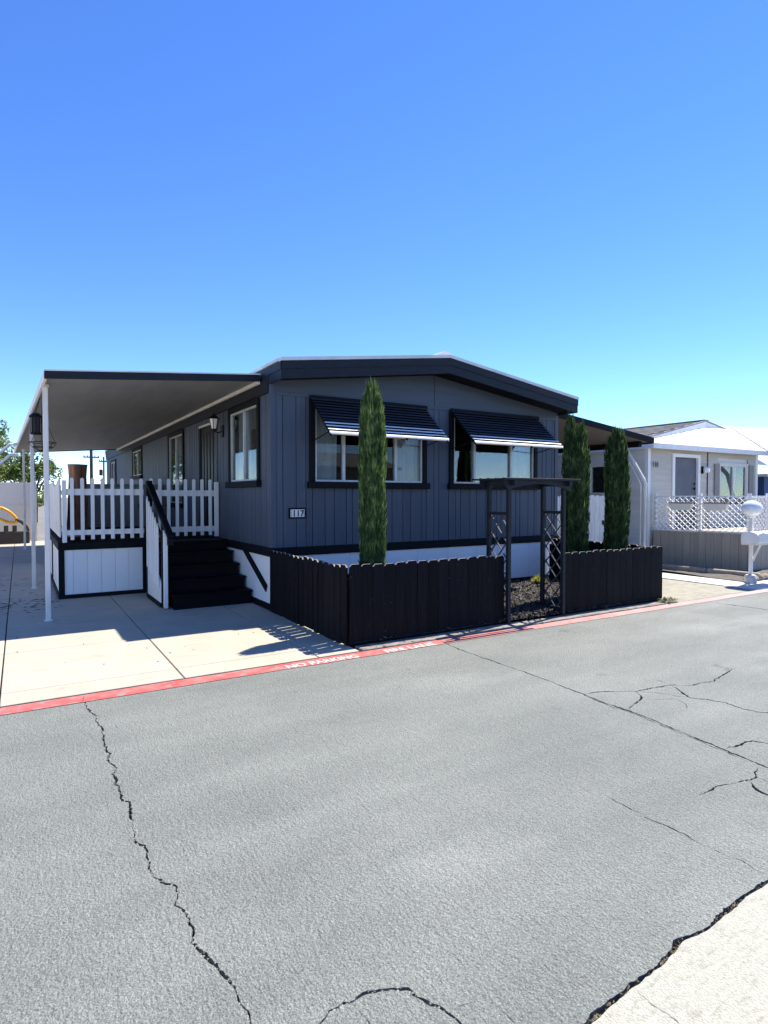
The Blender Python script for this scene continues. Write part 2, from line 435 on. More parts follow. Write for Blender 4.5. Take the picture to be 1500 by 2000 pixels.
# ------------------------------------------------------------------ mesh helpers
class MB:
    """collects shapes, builds ONE mesh object"""
    def __init__(self):
        self.v, self.f, self.mi = [], [], []

    def poly(self, pts, faces, mi=0):
        o = len(self.v)
        self.v += [tuple(p) for p in pts]
        for f in faces:
            self.f.append([o + i for i in f])
            self.mi.append(mi)
        return self

    def box(self, x0, x1, y0, y1, z0, z1, mi=0):
        x0, x1 = sorted((x0, x1)); y0, y1 = sorted((y0, y1)); z0, z1 = sorted((z0, z1))
        p = [(x0, y0, z0), (x1, y0, z0), (x1, y1, z0), (x0, y1, z0), (x0, y0, z1), (x1, y0, z1), (x1, y1, z1), (x0, y1, z1)]
        return self.poly(p, [(3, 2, 1, 0), (4, 5, 6, 7), (0, 1, 5, 4), (1, 2, 6, 5), (2, 3, 7, 6), (3, 0, 4, 7)], mi)

    def beam(self, a, b, w, h, up=(0, 0, 1), mi=0):
        a, b = Vector(a), Vector(b)
        d = (b - a).normalized()
        s = d.cross(Vector(up))
        if s.length < 1e-4:
            s = d.cross(Vector((0, 1, 0)))
        s.normalize()
        u = s.cross(d).normalized()
        s *= w / 2; u *= h / 2
        p = [a - s - u, a + s - u, a + s + u, a - s + u, b - s - u, b + s - u, b + s + u, b - s + u]
        return self.poly(p, [(0, 1, 2, 3), (7, 6, 5, 4), (4, 5, 1, 0), (5, 6, 2, 1), (6, 7, 3, 2), (7, 4, 0, 3)], mi)

    def prism(self, prof, fn, t0, t1, mi=0, capmi=None):
        """prof: 2D outline, fn(a, b, t) -> 3D point"""
        n = len(prof)
        p = [fn(a, b, t0) for a, b in prof] + [fn(a, b, t1) for a, b in prof]
        self.poly(p, [tuple(range(n))[::-1], tuple(range(n, 2 * n))] + [(i, (i + 1) % n, n + (i + 1) % n, n + i) for i in range(n)], mi)
        return self

    def tube(self, pts, r, n=8, mi=0, r1=None):
        pts = [Vector(p) for p in pts]
        rings = []
        for i, p in enumerate(pts):
            d = (pts[min(i + 1, len(pts) - 1)] - pts[max(i - 1, 0)]).normalized()
            s = d.cross(Vector((0, 0, 1)))
            if s.length < 1e-3:
                s = d.cross(Vector((0, 1, 0)))
            s.normalize()
            u = s.cross(d)
            rr = r if r1 is None else r + (r1 - r) * i / max(1, len(pts) - 1)
            rings.append([p + (s * math.cos(2 * math.pi * k / n) + u * math.sin(2 * math.pi * k / n)) * rr for k in range(n)])
        v = [q for g in rings for q in g]
        f = [(i * n + k, i * n + (k + 1) % n, (i + 1) * n + (k + 1) % n, (i + 1) * n + k) for i in range(len(pts) - 1) for k in range(n)]
        f += [tuple(range(n))[::-1], tuple(range((len(pts) - 1) * n, len(pts) * n))]
        return self.poly(v, f, mi)

    def lathe(self, c, prof, n=20, mi=0):
        v = [(c[0] + r * math.cos(2 * math.pi * k / n), c[1] + r * math.sin(2 * math.pi * k / n), c[2] + z) for r, z in prof for k in range(n)]
        m = len(prof)
        f = [(i * n + k, i * n + (k + 1) % n, (i + 1) * n + (k + 1) % n, (i + 1) * n + k) for i in range(m - 1) for k in range(n)]
        f += [tuple(range(n))[::-1], tuple(range((m - 1) * n, m * n))]
        return self.poly(v, f, mi)

    def mesh(self, name, mats, smooth=False, bevel=0.0):
        me = bpy.data.meshes.new(name)
        me.from_pydata(self.v, [], self.f)
        for m in (mats if isinstance(mats, (list, tuple)) else [mats]):
            me.materials.append(m)
        me.polygons.foreach_set('material_index', self.mi)
        bm = bmesh.new()
        bm.from_mesh(me)
        bmesh.ops.recalc_face_normals(bm, faces=bm.faces)
        if bevel:
            es = [e for e in bm.edges if e.is_manifold and e.calc_face_angle(0) > 0.6]
            bmesh.ops.bevel(bm, geom=es, offset=bevel, segments=1, affect='EDGES', clamp_overlap=True)
        bm.to_mesh(me)
        bm.free()
        if smooth:
            me.polygons.foreach_set('use_smooth', [True] * len(me.polygons))
        me.update()
        return me

    def build(self, name, mats, parent=None, smooth=False, bevel=0.0):
        return link(name, self.mesh(name, mats, smooth, bevel), parent)


def link(name, me, parent=None, loc=(0, 0, 0), rot=(0, 0, 0)):
    o = bpy.data.objects.new(name, me)
    COL.objects.link(o)
    o.location = loc
    o.rotation_euler = rot
    if parent is not None:
        o.parent = parent
        # children are authored in world coordinates
        o.matrix_parent_inverse = parent_world(parent).inverted()
    return o


def parent_world(p):
    m = Matrix.LocRotScale(p.location, p.rotation_euler, p.scale)
    if p.parent:
        m = parent_world(p.parent) @ p.matrix_parent_inverse @ m
    return m


def thing(name, loc, label, cat, group=None):
    o = bpy.data.objects.new(name, None)
    COL.objects.link(o)
    o.location = loc
    o.empty_display_size = 0.2
    return tag(o, label, cat, group)


def tag(o, label, cat, group=None, kind=None):
    if label: o['label'] = label
    if cat: o['category'] = cat
    if group: o['group'] = group
    if kind: o['kind'] = kind
    return o


def struct(o, kind='structure', label=None):
    o['kind'] = kind
    if label: o['label'] = label
    return o


def box(name, mat, parent, *a, bevel=0.0):
    return MB().box(*a).build(name, mat, parent, bevel=bevel)


def text_obj(name, body, size, mat, parent, origin, xdir, ydir, depth=0.002, sx=1.0, bold=0.0):
    cu = bpy.data.curves.new(name, 'FONT')
    cu.body = body
    cu.size = size
    cu.extrude = depth
    cu.offset = bold
    cu.align_x = 'LEFT'
    tmp = bpy.data.objects.new('tmp', cu)
    COL.objects.link(tmp)
    dg = bpy.context.evaluated_depsgraph_get()
    me = bpy.data.meshes.new_from_object(tmp.evaluated_get(dg))
    bpy.data.objects.remove(tmp)
    x, y = Vector(xdir).normalized(), Vector(ydir).normalized()
    z = x.cross(y)
    mt = Matrix(((x.x * sx, y.x, z.x, origin[0]), (x.y * sx, y.y, z.y, origin[1]), (x.z * sx, y.z, z.z, origin[2]), (0, 0, 0, 1)))
    me.transform(mt)
    me.materials.clear()
    me.materials.append(mat)
    return link(name, me, parent)


def ragged_strip(pts, w, jit, z, seg=0.035, taper=True):
    """crack: ragged ribbon following a polyline on the ground"""
    P = [Vector((x, y, 0)) for x, y in pts]
    path = []
    for a, b in zip(P, P[1:]):
        n = max(1, int((b - a).length / seg))
        for i in range(n):
            path.append(a.lerp(b, i / n))
    path.append(P[-1])
    m = MB()
    v = []
    n = len(path)
    for i, p in enumerate(path):
        d = (path[min(i + 1, n - 1)] - path[max(i - 1, 0)])
        if d.length < 1e-6: d = Vector((1, 0, 0))
        d.normalize()
        s = Vector((-d.y, d.x, 0))
        k = min(1, (i + .3) / 6, (n - 1 - i + .3) / 6) if taper else 1
        c = p + s * random.uniform(-jit, jit)
        wl, wr = (w * k * random.uniform(0.15, 1.0) ** 1.3 for _ in (0, 1))
        v += [c - s * wl, c + s * wr]
    v = [(q.x, q.y, z) for q in v]
    m.poly(v, [(2 * i, 2 * i + 2, 2 * i + 3, 2 * i + 1) for i in range(n - 1)])
    return m


# ================================================================== GROUND
g = MB().poly([(-600, -600, -.06), (600, -600, -.06), (600, 900, -.06), (-600, 900, -.06)], [(0, 1, 2, 3)]).build('ground', M['ground'])
struct(g)
cracks = dict(
 main=([(0.422, 5.288), (0.404, 5.078), (0.426, 4.886), (0.454, 4.76), (0.436, 4.644), (0.46, 4.467), (0.457, 4.291), (0.434, 4.196), (0.455, 4.017), (0.444, 3.898), (0.456, 3.784), (0.431, 3.621), (0.449, 3.541), (0.437, 3.416), (0.472, 3.293), (0.451, 3.226), (0.456, 3.138), (0.442, 3.067)], 0.0072, 0.007),
 main2=([(0.442, 3.067), (0.449, 2.998), (0.43, 2.935), (0.459, 2.854), (0.461, 2.767), (0.45, 2.678), (0.458, 2.603), (0.487, 2.543), (0.521, 2.488), (0.525, 2.427), (0.503, 2.383), (0.526, 2.335), (0.525, 2.262), (0.519, 2.196), (0.506, 2.152), (0.515, 2.098), (0.54, 2.041), (0.556, 1.973), (0.57, 1.933), (0.574, 1.876), (0.57, 1.821), (0.578, 1.783), (0.579, 1.739), (0.577, 1.6)], 0.0066, 0.005),
 botA=([(0.70, 1.56), (0.754, 1.607), (0.799, 1.637), (0.839, 1.629), (0.881, 1.631), (0.921, 1.635), (0.986, 1.615), (1.05, 1.576), (1.061, 1.549), (1.068, 1.517), (1.095, 1.478), (1.105, 1.445), (1.112, 1.391), (1.12, 1.3)], 0.005, 0.004),
 botB=([(1.105, 1.445), (1.141, 1.439), (1.18, 1.437), (1.226, 1.418)], 0.0028, 0.002),
 botC=([(1.243, 1.412), (1.256, 1.38), (1.261, 1.339), (1.261, 1.26)], 0.0026, 0.002),
 botD=([(0.88, 1.62), (0.884, 1.585), (0.886, 1.541), (0.87, 1.45)], 0.0028, 0.002),
 joint=([(3.937, 5.277), (3.90, 4.843), (3.895, 4.356), (3.90, 3.977), (3.895, 3.606), (3.87, 3.394), (3.865, 3.238), (3.845, 3.04), (3.845, 2.926), (3.853, 2.829), (3.855, 2.686), (3.825, 2.503), (3.815, 2.369), (3.795, 2.247), (3.78, 2.14), (3.777, 2.05), (3.761, 1.962), (3.743, 1.869), (3.73, 1.767), (3.71, 1.3)], 0.0085, 0.004),
 joint2=([(3.865, 3.30), (3.83, 3.04), (3.825, 2.926), (3.835, 2.829), (3.83, 2.686), (3.80, 2.503), (3.79, 2.369), (3.77, 2.247), (3.755, 2.14), (3.752, 2.05), (3.736, 1.962), (3.72, 1.869)], 0.004, 0.003),
 r8=([(4.28, 3.07), (4.42, 2.93), (4.52, 2.74)], 0.004, 0.005),
 r9=([(4.17, 2.93), (4.30, 2.84), (4.40, 2.79), (4.36, 2.68), (4.24, 2.6)], 0.003, 0.004),
 r10=([(4.69, 3.01), (4.72, 3.14), (4.63, 3.2)], 0.004, 0.004),
 r1=([(3.879, 3.25), (4.058, 3.203), (4.188, 3.124), (4.284, 3.073), (4.491, 3.046), (4.689, 3.013), (4.797, 2.934), (4.976, 2.915), (5.1, 2.886), (5.288, 2.93), (5.6, 3.0)], 0.0072, 0.006),
 r2=([(4.283, 3.065), (4.23, 2.975), (4.172, 2.93), (4.012, 2.876), (3.859, 2.833)], 0.008, 0.005),
 r3=([(4.694, 3.01), (4.63, 2.918), (4.519, 2.738), (4.603, 2.648), (4.645, 2.527), (4.63, 2.39), (4.65, 2.308), (4.703, 2.234), (4.8, 2.1)], 0.0085, 0.006),
 r4=([(3.795, 2.064), (3.908, 2.058), (4.073, 2.045), (4.121, 1.955), (4.2, 1.85)], 0.0085, 0.005),
 r5=([(3.702, 1.816), (3.623, 1.8), (3.561, 1.765), (3.481, 1.764), (3.423, 1.784), (3.331, 1.797), (3.267, 1.813), (3.179, 1.814), (3.08, 1.811)], 0.0062, 0.004),
 r6=([(3.561, 1.765), (3.565, 1.733), (3.552, 1.681), (3.55, 1.6)], 0.009, 0.004),
 r7=([(3.476, 1.757), (3.427, 1.709), (3.402, 1.66), (3.382, 1.55)], 0.010, 0.004),
 diag=([(2.661, 2.094), (2.645, 2.001), (2.653, 1.929), (2.651, 1.853), (2.641, 1.79), (2.656, 1.746), (2.663, 1.676), (2.661, 1.624), (2.651, 1.569), (2.662, 1.522), (2.664, 1.445), (2.68, 1.398), (2.67, 1.338), (2.666, 1.295), (2.661, 1.264)], 0.0042, 0.003),
 far=([(8.796, 5.3), (8.897, 5.192), (8.931, 4.723), (9.019, 4.212), (9.1, 3.2)], 0.014, 0.01),
)
edge = [(-6, 1.19), (1.0, 1.195), (1.435, 1.191), (1.544, 1.204), (1.686, 1.215), (1.861, 1.222), (1.958, 1.238), (2.002, 1.247), (2.143, 1.235), (2.298, 1.245), (2.448, 1.257), (2.567, 1.258), (2.683, 1.255), (3.4, 1.25), (8, 1.24)]


def resample(pts, seg):
    out = []
    for a_, b_ in zip(pts, pts[1:]):
        a_, b_ = Vector(a_), Vector(b_)
        k_ = max(1, int((b_ - a_).length / seg))
        out += [a_.lerp(b_, i / k_) for i in range(k_)]
    return out + [Vector(pts[-1])]


# the asphalt sheet is cut along every crack: the cracks are real gaps with walls
from mathutils.geometry import delaunay_2d_cdt
vc, faces = [], []
outline = [Vector((80, 1.24)), Vector((80, 5.31)), Vector((-80, 5.31)), Vector((-80, 1.19))]
drift = 0.0
for p in resample(edge, .012):
    drift = .80 * drift + random.gauss(0, .0022)
    outline.append(Vector((p.x, p.y + .004 + drift + (random.uniform(0, .006) if random.random() < .1 else 0))))
faces.append(list(range(len(outline))))
vc += outline
for key, (pts, w, jit) in cracks.items():
    path = resample(pts, .014)
    n = len(path)
    lft, rgt = [], []
    wa = wb = 1.0
    jj = 0.0
    for i, p in enumerate(path):
        d_ = path[min(i + 1, n - 1)] - path[max(i - 1, 0)]
        if d_.length < 1e-6: d_ = Vector((1, 0))
        d_.normalize()
        nn = Vector((-d_.y, d_.x))
        wa = min(2.1, max(.12, 1 + .75 * (wa - 1) + random.gauss(0, .42))); wb = min(2.1, max(.12, 1 + .75 * (wb - 1) + random.gauss(0, .42)))
        jj = .6 * jj + random.gauss(0, jit * .75)
        k_ = min(1, (i + .4) / 8, (n - 1 - i + .4) / 8)
        lft.append(p + nn * (jj + w * wa * k_ * .75)); rgt.append(p + nn * (jj - w * wb * k_ * .75))
    for i in range(n - 1):
        o_ = len(vc)
        vc += [rgt[i], rgt[i + 1], lft[i + 1], lft[i]]
        faces.append([o_, o_ + 1, o_ + 2, o_ + 3])
ov, oe, of, _, _, ofo = delaunay_2d_cdt(vc, [], faces, 1, 1e-6, True)
keep = [f for f, src in zip(of, ofo) if list(src) == [0]]
cnt = {}
for f in keep:
    for a_, b_ in zip(f, f[1:] + f[:1]):
        cnt[(a_, b_)] = cnt.get((a_, b_), 0) + 1
rim = [e_ for e_ in cnt if (e_[1], e_[0]) not in cnt]
nv = len(ov)
vs = [(p.x, p.y, 0.0) for p in ov] + [(p.x, p.y, -.035) for p in ov]
fs = [list(f) for f in keep] + [[b_, a_, nv + a_, nv + b_] for a_, b_ in rim]
me = bpy.data.meshes.new('road')
me.from_pydata(vs, [], fs)
me.materials.append(M['asphalt'])
road = struct(link('road', me))
MB().poly([(-79, 1.0, -.034), (79, 1.0, -.034), (79, 5.0, -.034), (-79, 5.0, -.034)], [(0, 1, 2, 3)]).build('crack_bed', M['crack'], road)

# pale concrete apron on the camera's side of the road, with its broken dirt seam
m = MB()
up = [(p.x, p.y - .016 + random.gauss(0, .0016), 0.004) for p in resample(edge, .02)]
n = len(up)
m.poly(up + [(x, -4.0, 0.004) for x, y, z in up], [(n + i, n + i + 1, i + 1, i) for i in range(n - 1)])
apron = struct(m.build('concrete_apron', M['concrete_rough']))
ragged_strip([(1.679, 1.196), (1.672, 1.131), (1.682, 1.077), (1.688, 0.95)], 0.0016, 0.002, 0.0055, 0.012).build('crack', M['crack'], apron)

sd = MB()
for i in range(420):
    t = random.random()
    x = 1.2 + 1.7 * t + random.uniform(-.01, .01)
    y = np.interp(x, [p[0] for p in edge], [p[1] for p in edge]) - .004 + random.gauss(0, .007)
    r_ = random.uniform(.002, .007); a_ = random.uniform(0, 6.28); zb = random.uniform(-.026, -.004)
    ca, sa = math.cos(a_), math.sin(a_)
    sd.poly([(x + r_ * ca * 1.8, y + r_ * sa * 1.8, zb), (x - r_ * sa * .6, y + r_ * ca * .6, zb + .003), (x - r_ * ca * 1.6, y - r_ * sa * 1.6, zb), (x + r_ * sa * .7, y - r_ * ca * .7, zb), (x, y, zb + r_)], [(0, 1, 4), (1, 2, 4), (2, 3, 4), (3, 0, 4)])
struct(sd.build('seam_debris', M['debris']), 'stuff', 'leaf litter and crumbs caught in the road edge seam')

# red no-parking strip
red = MB()
xs = [-80, -20] + [round(-3 + 0.25 * i, 2) for i in range(70)] + [16, 30, 80]
v = []
for x in xs:
    v += [(x, 5.135 + random.uniform(-.012, .012), 0.0045), (x, 5.315 + random.uniform(-.006, .006), 0.0045)]
red.poly(v, [(2 * i, 2 * i + 2, 2 * i + 3, 2 * i + 1) for i in range(len(xs) - 1)])
red = struct(red.build('red_kerb_strip', M['red']))
t1 = text_obj('painted_letters', 'NO PARKING', 0.150, M['whitemark'], red, (2.10, 5.145, 0.006), (1, 0, 0), (0, 1, 0), 0.0004, 0.84, 0.003)
t1['label'] = 'faded white letters NO PARKING on red strip'
t2 = text_obj('painted_letters', 'FIRE LANE', 0.150, M['whitemark'], red, (3.18, 5.145, 0.006), (1, 0, 0), (0, 1, 0), 0.0004, 0.92, 0.003)
t2['label'] = 'faded white letters FIRE LANE on red strip'
ragged_strip([(-4, 5.318), (0, 5.32), (2.9, 5.33), (5.2, 5.33), (8.4, 5.33), (10.5, 5.33)], 0.006, 0.003, 0.0085, 0.03, False).build('edge_seam', M['crack'], red)
ragged_strip([(0.40, 5.13), (0.405, 5.2), (0.425, 5.30)], 0.004, 0.003, 0.0085, 0.012).build('crack', M['crack'], red)
ragged_strip([(3.925, 5.13), (3.94, 5.30)], 0.006, 0.003, 0.0085, 0.012).build('crack', M['crack'], red)

# driveway: single slabs with recessed joints
dw = MB().poly([(-9, 5.32, -.02), (3.0, 5.32, -.02), (3.0, 24.5, -.02), (-9, 24.5, -.02)], [(0, 1, 2, 3)]).build('driveway', M['joint'])
struct(dw)
GX = [-9, -4.4, -1.45, -0.155, 1.21, 2.50, 2.965]
GY = [5.325, 5.66, 7.08, 8.46, 10.3, 12.2, 14.2, 16.4, 18.8, 21.4, 24.5]
for i in range(len(GX) - 1):
    for j in range(len(GY) - 1):
        if GX[i] < -5 and j > 5:
            pass
        gp = 0.006
        MB().box(GX[i] + gp, GX[i + 1] - gp, GY[j] + gp, GY[j + 1] - gp, -.018, 0.012).build('slab', M['concrete'], dw, bevel=0.004)

# dirty concrete kerb between the strip and the fence
for a_, b_ in ((3.0, 4.3), (4.305, 5.6), (5.605, 6.9), (6.905, 8.2), (8.205, 8.45)):
    k_ = struct(MB().box(a_, b_, 5.333, 5.515, -.05, .018).build('kerb', M['kerb'], bevel=.008))

# garden bed
bed = MB()
nx, ny = 44, 20
v = []
for j in range(ny + 1):
    for i in range(nx + 1):
        x = 3.0 + i / nx * 5.3
        y = 5.50 + j / ny * 2.36
        v.append((x, y, 0.03 + 0.05 * min(1, (y - 5.36) / .5) + 0.012 * random.random()))
bed.poly(v, [(j * (nx + 1) + i, j * (nx + 1) + i + 1, (j + 1) * (nx + 1) + i + 1, (j + 1) * (nx + 1) + i) for j in range(ny) for i in range(nx)])
bed = struct(bed.build('garden_bed', M['mulch_base'], smooth=True))
N_CH = 15000
cx = np.where(rng.random(N_CH) < .72, rng.uniform(5.0, 7.9, N_CH), rng.uniform(3.05, 8.25, N_CH))
cy = rng.uniform(5.50, 7.84, N_CH)
cz = 0.035 + 0.05 * np.minimum(1, (cy - 5.36) / .5) + rng.uniform(0, .022, N_CH)
L_ = rng.uniform(.012, .040, N_CH); W_ = rng.uniform(.006, .014, N_CH)
a = rng.uniform(0, 6.283, N_CH); tl = rng.normal(0, .45, N_CH); rl = rng.normal(0, .5, N_CH)
d = np.stack([np.cos(a) * np.cos(tl), np.sin(a) * np.cos(tl), np.sin(tl)], 1)
s = np.stack([-np.sin(a) * np.cos(rl), np.cos(a) * np.cos(rl), np.sin(rl)], 1)
c = np.stack([cx, cy, cz], 1)
up_ = np.cross(d, s) * .006
q = np.stack([c - d * L_[:, None] - s * W_[:, None] * .6, c - d * L_[:, None] * .8 + s * W_[:, None], c + d * L_[:, None] + s * W_[:, None] * .7, c + d * L_[:, None] * .9 - s * W_[:, None], c + up_], 1).reshape(-1, 3)
fi = (np.arange(N_CH)[:, None, None] * 5 + np.array([[0, 1, 4], [1, 2, 4], [2, 3, 4], [3, 0, 4]])[None]).reshape(-1, 3)
me = bpy.data.meshes.new('bark_mulch')
me.from_pydata(q.tolist(), [], fi.tolist())
me.materials.append(M['chip'])
struct(link('bark_mulch', me), 'stuff', 'dark bark mulch spread over the fenced garden bed')

# neighbour's driveway and path
nd = MB().poly([(8.2, 5.335, 0.0), (10.67, 5.335, 0.0), (10.63, 7.0, 0.0), (10.6, 24, 0.0), (8.2, 24, 0.0)], [(0, 1, 2, 3, 4)]).build('neighbour_driveway', M['concrete_old'])
struct(nd)
np_ = MB().box(10.675, 11.4, 5.34, 24, -.05, 0.012).build('pale_path', M['concrete_pale'], bevel=.004)
struct(np_)
np2 = MB().box(11.405, 16, 5.34, 5.86, -.05, 0.010).build('pale_path', M['concrete_pale'], bevel=.004)
struct(np2)
soil = MB()
v = []
for j in range(21):
    for i in range(13):
        x = 11.405 + i / 12 * 6; y = 5.88 + j / 20 * 12
        v.append((x, y, 0.02 + 0.05 * random.random()))
soil.poly(v, [(j * 13 + i, j * 13 + i + 1, (j + 1) * 13 + i + 1, (j + 1) * 13 + i) for j in range(20) for i in range(12)])
struct(soil.build('soil_bed', M['soil']))

# loose grit and stones on the road
n_g = 620
gm = MB()
for i in range(n_g):
    x, y = random.uniform(-1.5, 9), random.uniform(1.3, 5.0)
    r = random.uniform(.0015, .0045) * (0.6 + y / 4)
    if random.random() < .65:
        cp_ = cracks[random.choice(['main2', 'main2', 'main2', 'main', 'botA', 'r5', 'joint'])][0]
        k_ = random.randrange(len(cp_) - 1); t = random.random()
        x = cp_[k_][0] + (cp_[k_ + 1][0] - cp_[k_][0]) * t + random.gauss(0, .008)
        y = cp_[k_][1] + (cp_[k_ + 1][1] - cp_[k_][1]) * t + random.gauss(0, .006)
        r = random.uniform(.0018, .0055)
    pts = [(x + r * random.uniform(.6, 1.2) * math.cos(k * 1.2566 + i), y + r * random.uniform(.6, 1.2) * math.sin(k * 1.2566 + i), 0.0) for k in range(5)] + [(x, y, r * random.uniform(.6, 1.1))]
    gm.poly(pts, [(k, (k + 1) % 5, 5) for k in range(5)])
struct(gm.build('road_grit', M['grit']), 'stuff', 'loose pale grit scattered on the asphalt')


# ================================================================== WALL HELPERS
class Wall:
    """axis-aligned wall frame: u along the wall, d outward, z up"""
    def __init__(self, kind, pos):
        self.kind, self.pos = kind, pos

    def pt(self, u, d, z):
        return (u, self.pos - d, z) if self.kind == 'front' else (self.pos - d, u, z)

    def bx(self, mb, u0, u1, d0, d1, z0, z1, mi=0):
        a, b = self.pt(u0, d0, z0), self.pt(u1, d1, z1)
        return mb.box(a[0], b[0], a[1], b[1], a[2], b[2], mi)


def wbox(w, name, mat, parent, u0, u1, d0, d1, z0, z1, bevel=0.0):
    mb = MB()
    w.bx(mb, u0, u1, d0, d1, z0, z1)
    return mb.build(name, mat, parent, bevel=bevel)


def spans(lo, hi, cuts):
    out = [(lo, hi)]
    for a, b in cuts:
        nw = []
        for p, q_ in out:
            if b <= p or a >= q_:
                nw.append((p, q_)); continue
            if a > p: nw.append((p, a))
            if b < q_: nw.append((b, q_))
        out = nw
    return [s_ for s_ in out if s_[1] - s_[0] > .01]


def backing(w, parent, u0, u1, z0, z1, holes, d0=-.045, d1=-.02, mat=None):
    us = sorted({u0, u1, *[h[0] for h in holes], *[h[1] for h in holes]})
    mb = MB()
    for a, b in zip(us, us[1:]):
        c_ = (a + b) / 2
        cuts = [(h[2], h[3]) for h in holes if h[0] < c_ < h[1]]
        for p, q_ in spans(z0, z1, cuts):
            w.bx(mb, a, b, d0, d1, p, q_)
    return mb.build('wall_backing', mat or M['groove'], parent)


def curtain(w, parent, u0, u1, z0, z1, d, amp=.018, waves=9, mat=None, flare=0.0):
    n = waves * 8
    v = []
    for i in range(n + 1):
        t = i / n
        for z, k in ((z1, 0), (z0, 1)):
            u = u0 + (u1 - u0) * t * (1 + flare * k)
            v.append(w.pt(u, d + amp * math.sin(t * waves * 6.283) * (0.7 + .5 * math.sin(t * 17 + k)), z))
    mb = MB()
    mb.poly(v, [(2 * i, 2 * i + 2, 2 * i + 3, 2 * i + 1) for i in range(n)])
    return mb.build('curtain', mat or M['curtain'], parent, smooth=True)


def window(w, parent, u0, u1, z0, z1, mulls, trim=.085, sill=True, frame=M['alu'], trimmat=M['black'], curtains=(), blind=None, label=None):
    """trimmed slider window; part > sub-parts"""
    o = bpy.data.objects.new('window', None)
    COL.objects.link(o)
    o.location = w.pt((u0 + u1) / 2, 0, z0)
    o.parent = parent
    o.matrix_parent_inverse = parent_world(parent).inverted()
    if label: o['label'] = label
    t = trim
    if t:
        wbox(w, 'trim', trimmat, o, u0 - t, u0, -.02, .032, z0, z1 + t, .004)
        wbox(w, 'trim', trimmat, o, u1, u1 + t, -.02, .032, z0, z1 + t, .004)
        wbox(w, 'trim', trimmat, o, u0, u1, -.02, .030, z1, z1 + t, .004)
        if sill:
            wbox(w, 'sill', trimmat, o, u0 - t - .035, u1 + t + .035, -.02, .075, z0 - .095, z0 - .001, .006)
    fm = MB()
    f = .028
    for (a, b, c_, d_) in ((u0, u0 + f, z0, z1), (u1 - f, u1, z0, z1), (u0 + f, u1 - f, z0, z0 + f), (u0 + f, u1 - f, z1 - f, z1)):
        w.bx(fm, a, b, -.04, .012, c_, d_)
    for mu in mulls:
        w.bx(fm, mu - .022, mu + .022, -.035, .018, z0 + f, z1 - f)
    fm.build('frame', frame, o)
    us = [u0 + f] + [x for mu in mulls for x in (mu - .022, mu + .022)] + [u1 - f]
    for i in range(0, len(us), 2):
        wbox(w, 'pane', M['glass'], o, us[i], us[i + 1], -.020, -.015, z0 + f, z1 - f)
    for (a, b, fl) in curtains:
        curtain(w, o, a, b, z0 - .05, z1 + .03, -.12, mat=M['curtain'], waves=max(3, int((b - a) * 9)), flare=fl)
    if blind:
        wbox(w, 'blind', M['blind'], o, blind[0], blind[1], -.10, -.09, blind[2], blind[3])
    return o


# ================================================================== THE DARK MOBILE HOME
XL, XR, YF, YB = 2.97, 8.58, 7.85, 26.0
home = thing('mobile_home', (5.78, 7.85, 0), 'charcoal mobile home with black trim and white skirting', 'mobile home')
F = Wall('front', YF)
S = Wall('left', XL)
ZB, ZT = 0.88, 3.03
W1 = (3.625, 5.50, 1.81, 2.93)
W2 = (6.13, 7.96, 1.81, 2.93)
Tr = .085


def grow(wd, e=Tr):
    return (wd[0] - e, wd[1] + e, wd[2] - e, wd[3] + e)


def siding(w, u0, u1, z0, z1, holes, widths, g_=.009):
    u = u0
    i = 0
    while u < u1 - .02:
        b = min(u1, u + widths[i % len(widths)])
        i += 1
        a_, b_ = u + g_ / 2, b - g_ / 2
        cuts = sorted({x for h in holes for x in (h[0], h[1]) if a_ < x < b_} | {a_, b_})
        for p, q_ in zip(cuts, cuts[1:]):
            mid = (p + q_) / 2
            for zz in spans(z0, z1, [(h[2], h[3]) for h in holes if h[0] < mid < h[1]]):
                mb = MB()
                w.bx(mb, p, q_, -.019, 0, zz[0], zz[1])
                mb.build('siding_board', M['siding'], home, bevel=.0025)
        u = b


siding(F, XL + .07, XR - .07, ZB, ZT, [grow(W1), grow(W2)], [.10, .20, .15, .10, .20, .15, .20, .10, .15])
backing(F, home, XL + .03, XR, .1, ZT, [W1, W2])
# side windows and door (u = Y)
SW1 = (8.37, 9.66, 1.83, 2.93)
SDOOR = (10.45, 11.75, .90, 2.93)
SW2 = (13.0, 14.35, 1.45, 2.93)
SW3 = (18.0, 19.5, 2.2, 2.93)
SW4 = (23.3, 24.6, 1.6, 2.85)
siding(S, YF + .05, YB, ZB, ZT, [grow(SW1), SDOOR, grow(SW2), grow(SW3), grow(SW4)], [.15, .20, .10, .15, .20], .018)
backing(S, home, YF + .045, YB, .1, 3.3, [SW1, SDOOR, SW2, SW3, SW4])
# corner trims
box('corner_trim', M['siding'], home, XL - .012, XL + .07, YF - .012, YF + .05, ZB, 3.14, bevel=.003)
box('corner_trim', M['siding'], home, XR - .07, XR + .012, YF - .012, YF + .05, ZB, 3.10, bevel=.003)
# right and rear walls
box('right_wall', M['siding'], home, XR - .03, XR, YF + .052, YB, 0.0, 3.12)
box('rear_wall', M['siding'], home, XL + .03, XR - .035, YB - .03, YB, 0.0, 3.3)
box('room_floor', M['interior'], home, XL + .06, XR - .06, YF + .06, YB - .06, .80, .86)
box('room_partition', M['interior'], home, XL + .06, XR - .06, 12.35, 12.42, .87, 3.05)
box('room_ceiling', M['interior'], home, XL + .06, XR - .06, YF + .06, YB - .06, 3.06, 3.09)
# gable panel: a long flat board above the seam, in two lengths
RX = 5.72


def zroof(x):                      # underside of fascia at the front, by X
    return 3.13 + (3.53 - 3.13) * (x - 2.95) / (RX - 2.95) if x < RX else 3.53 - (3.53 - 3.11) * (x - RX) / (8.60 - RX)


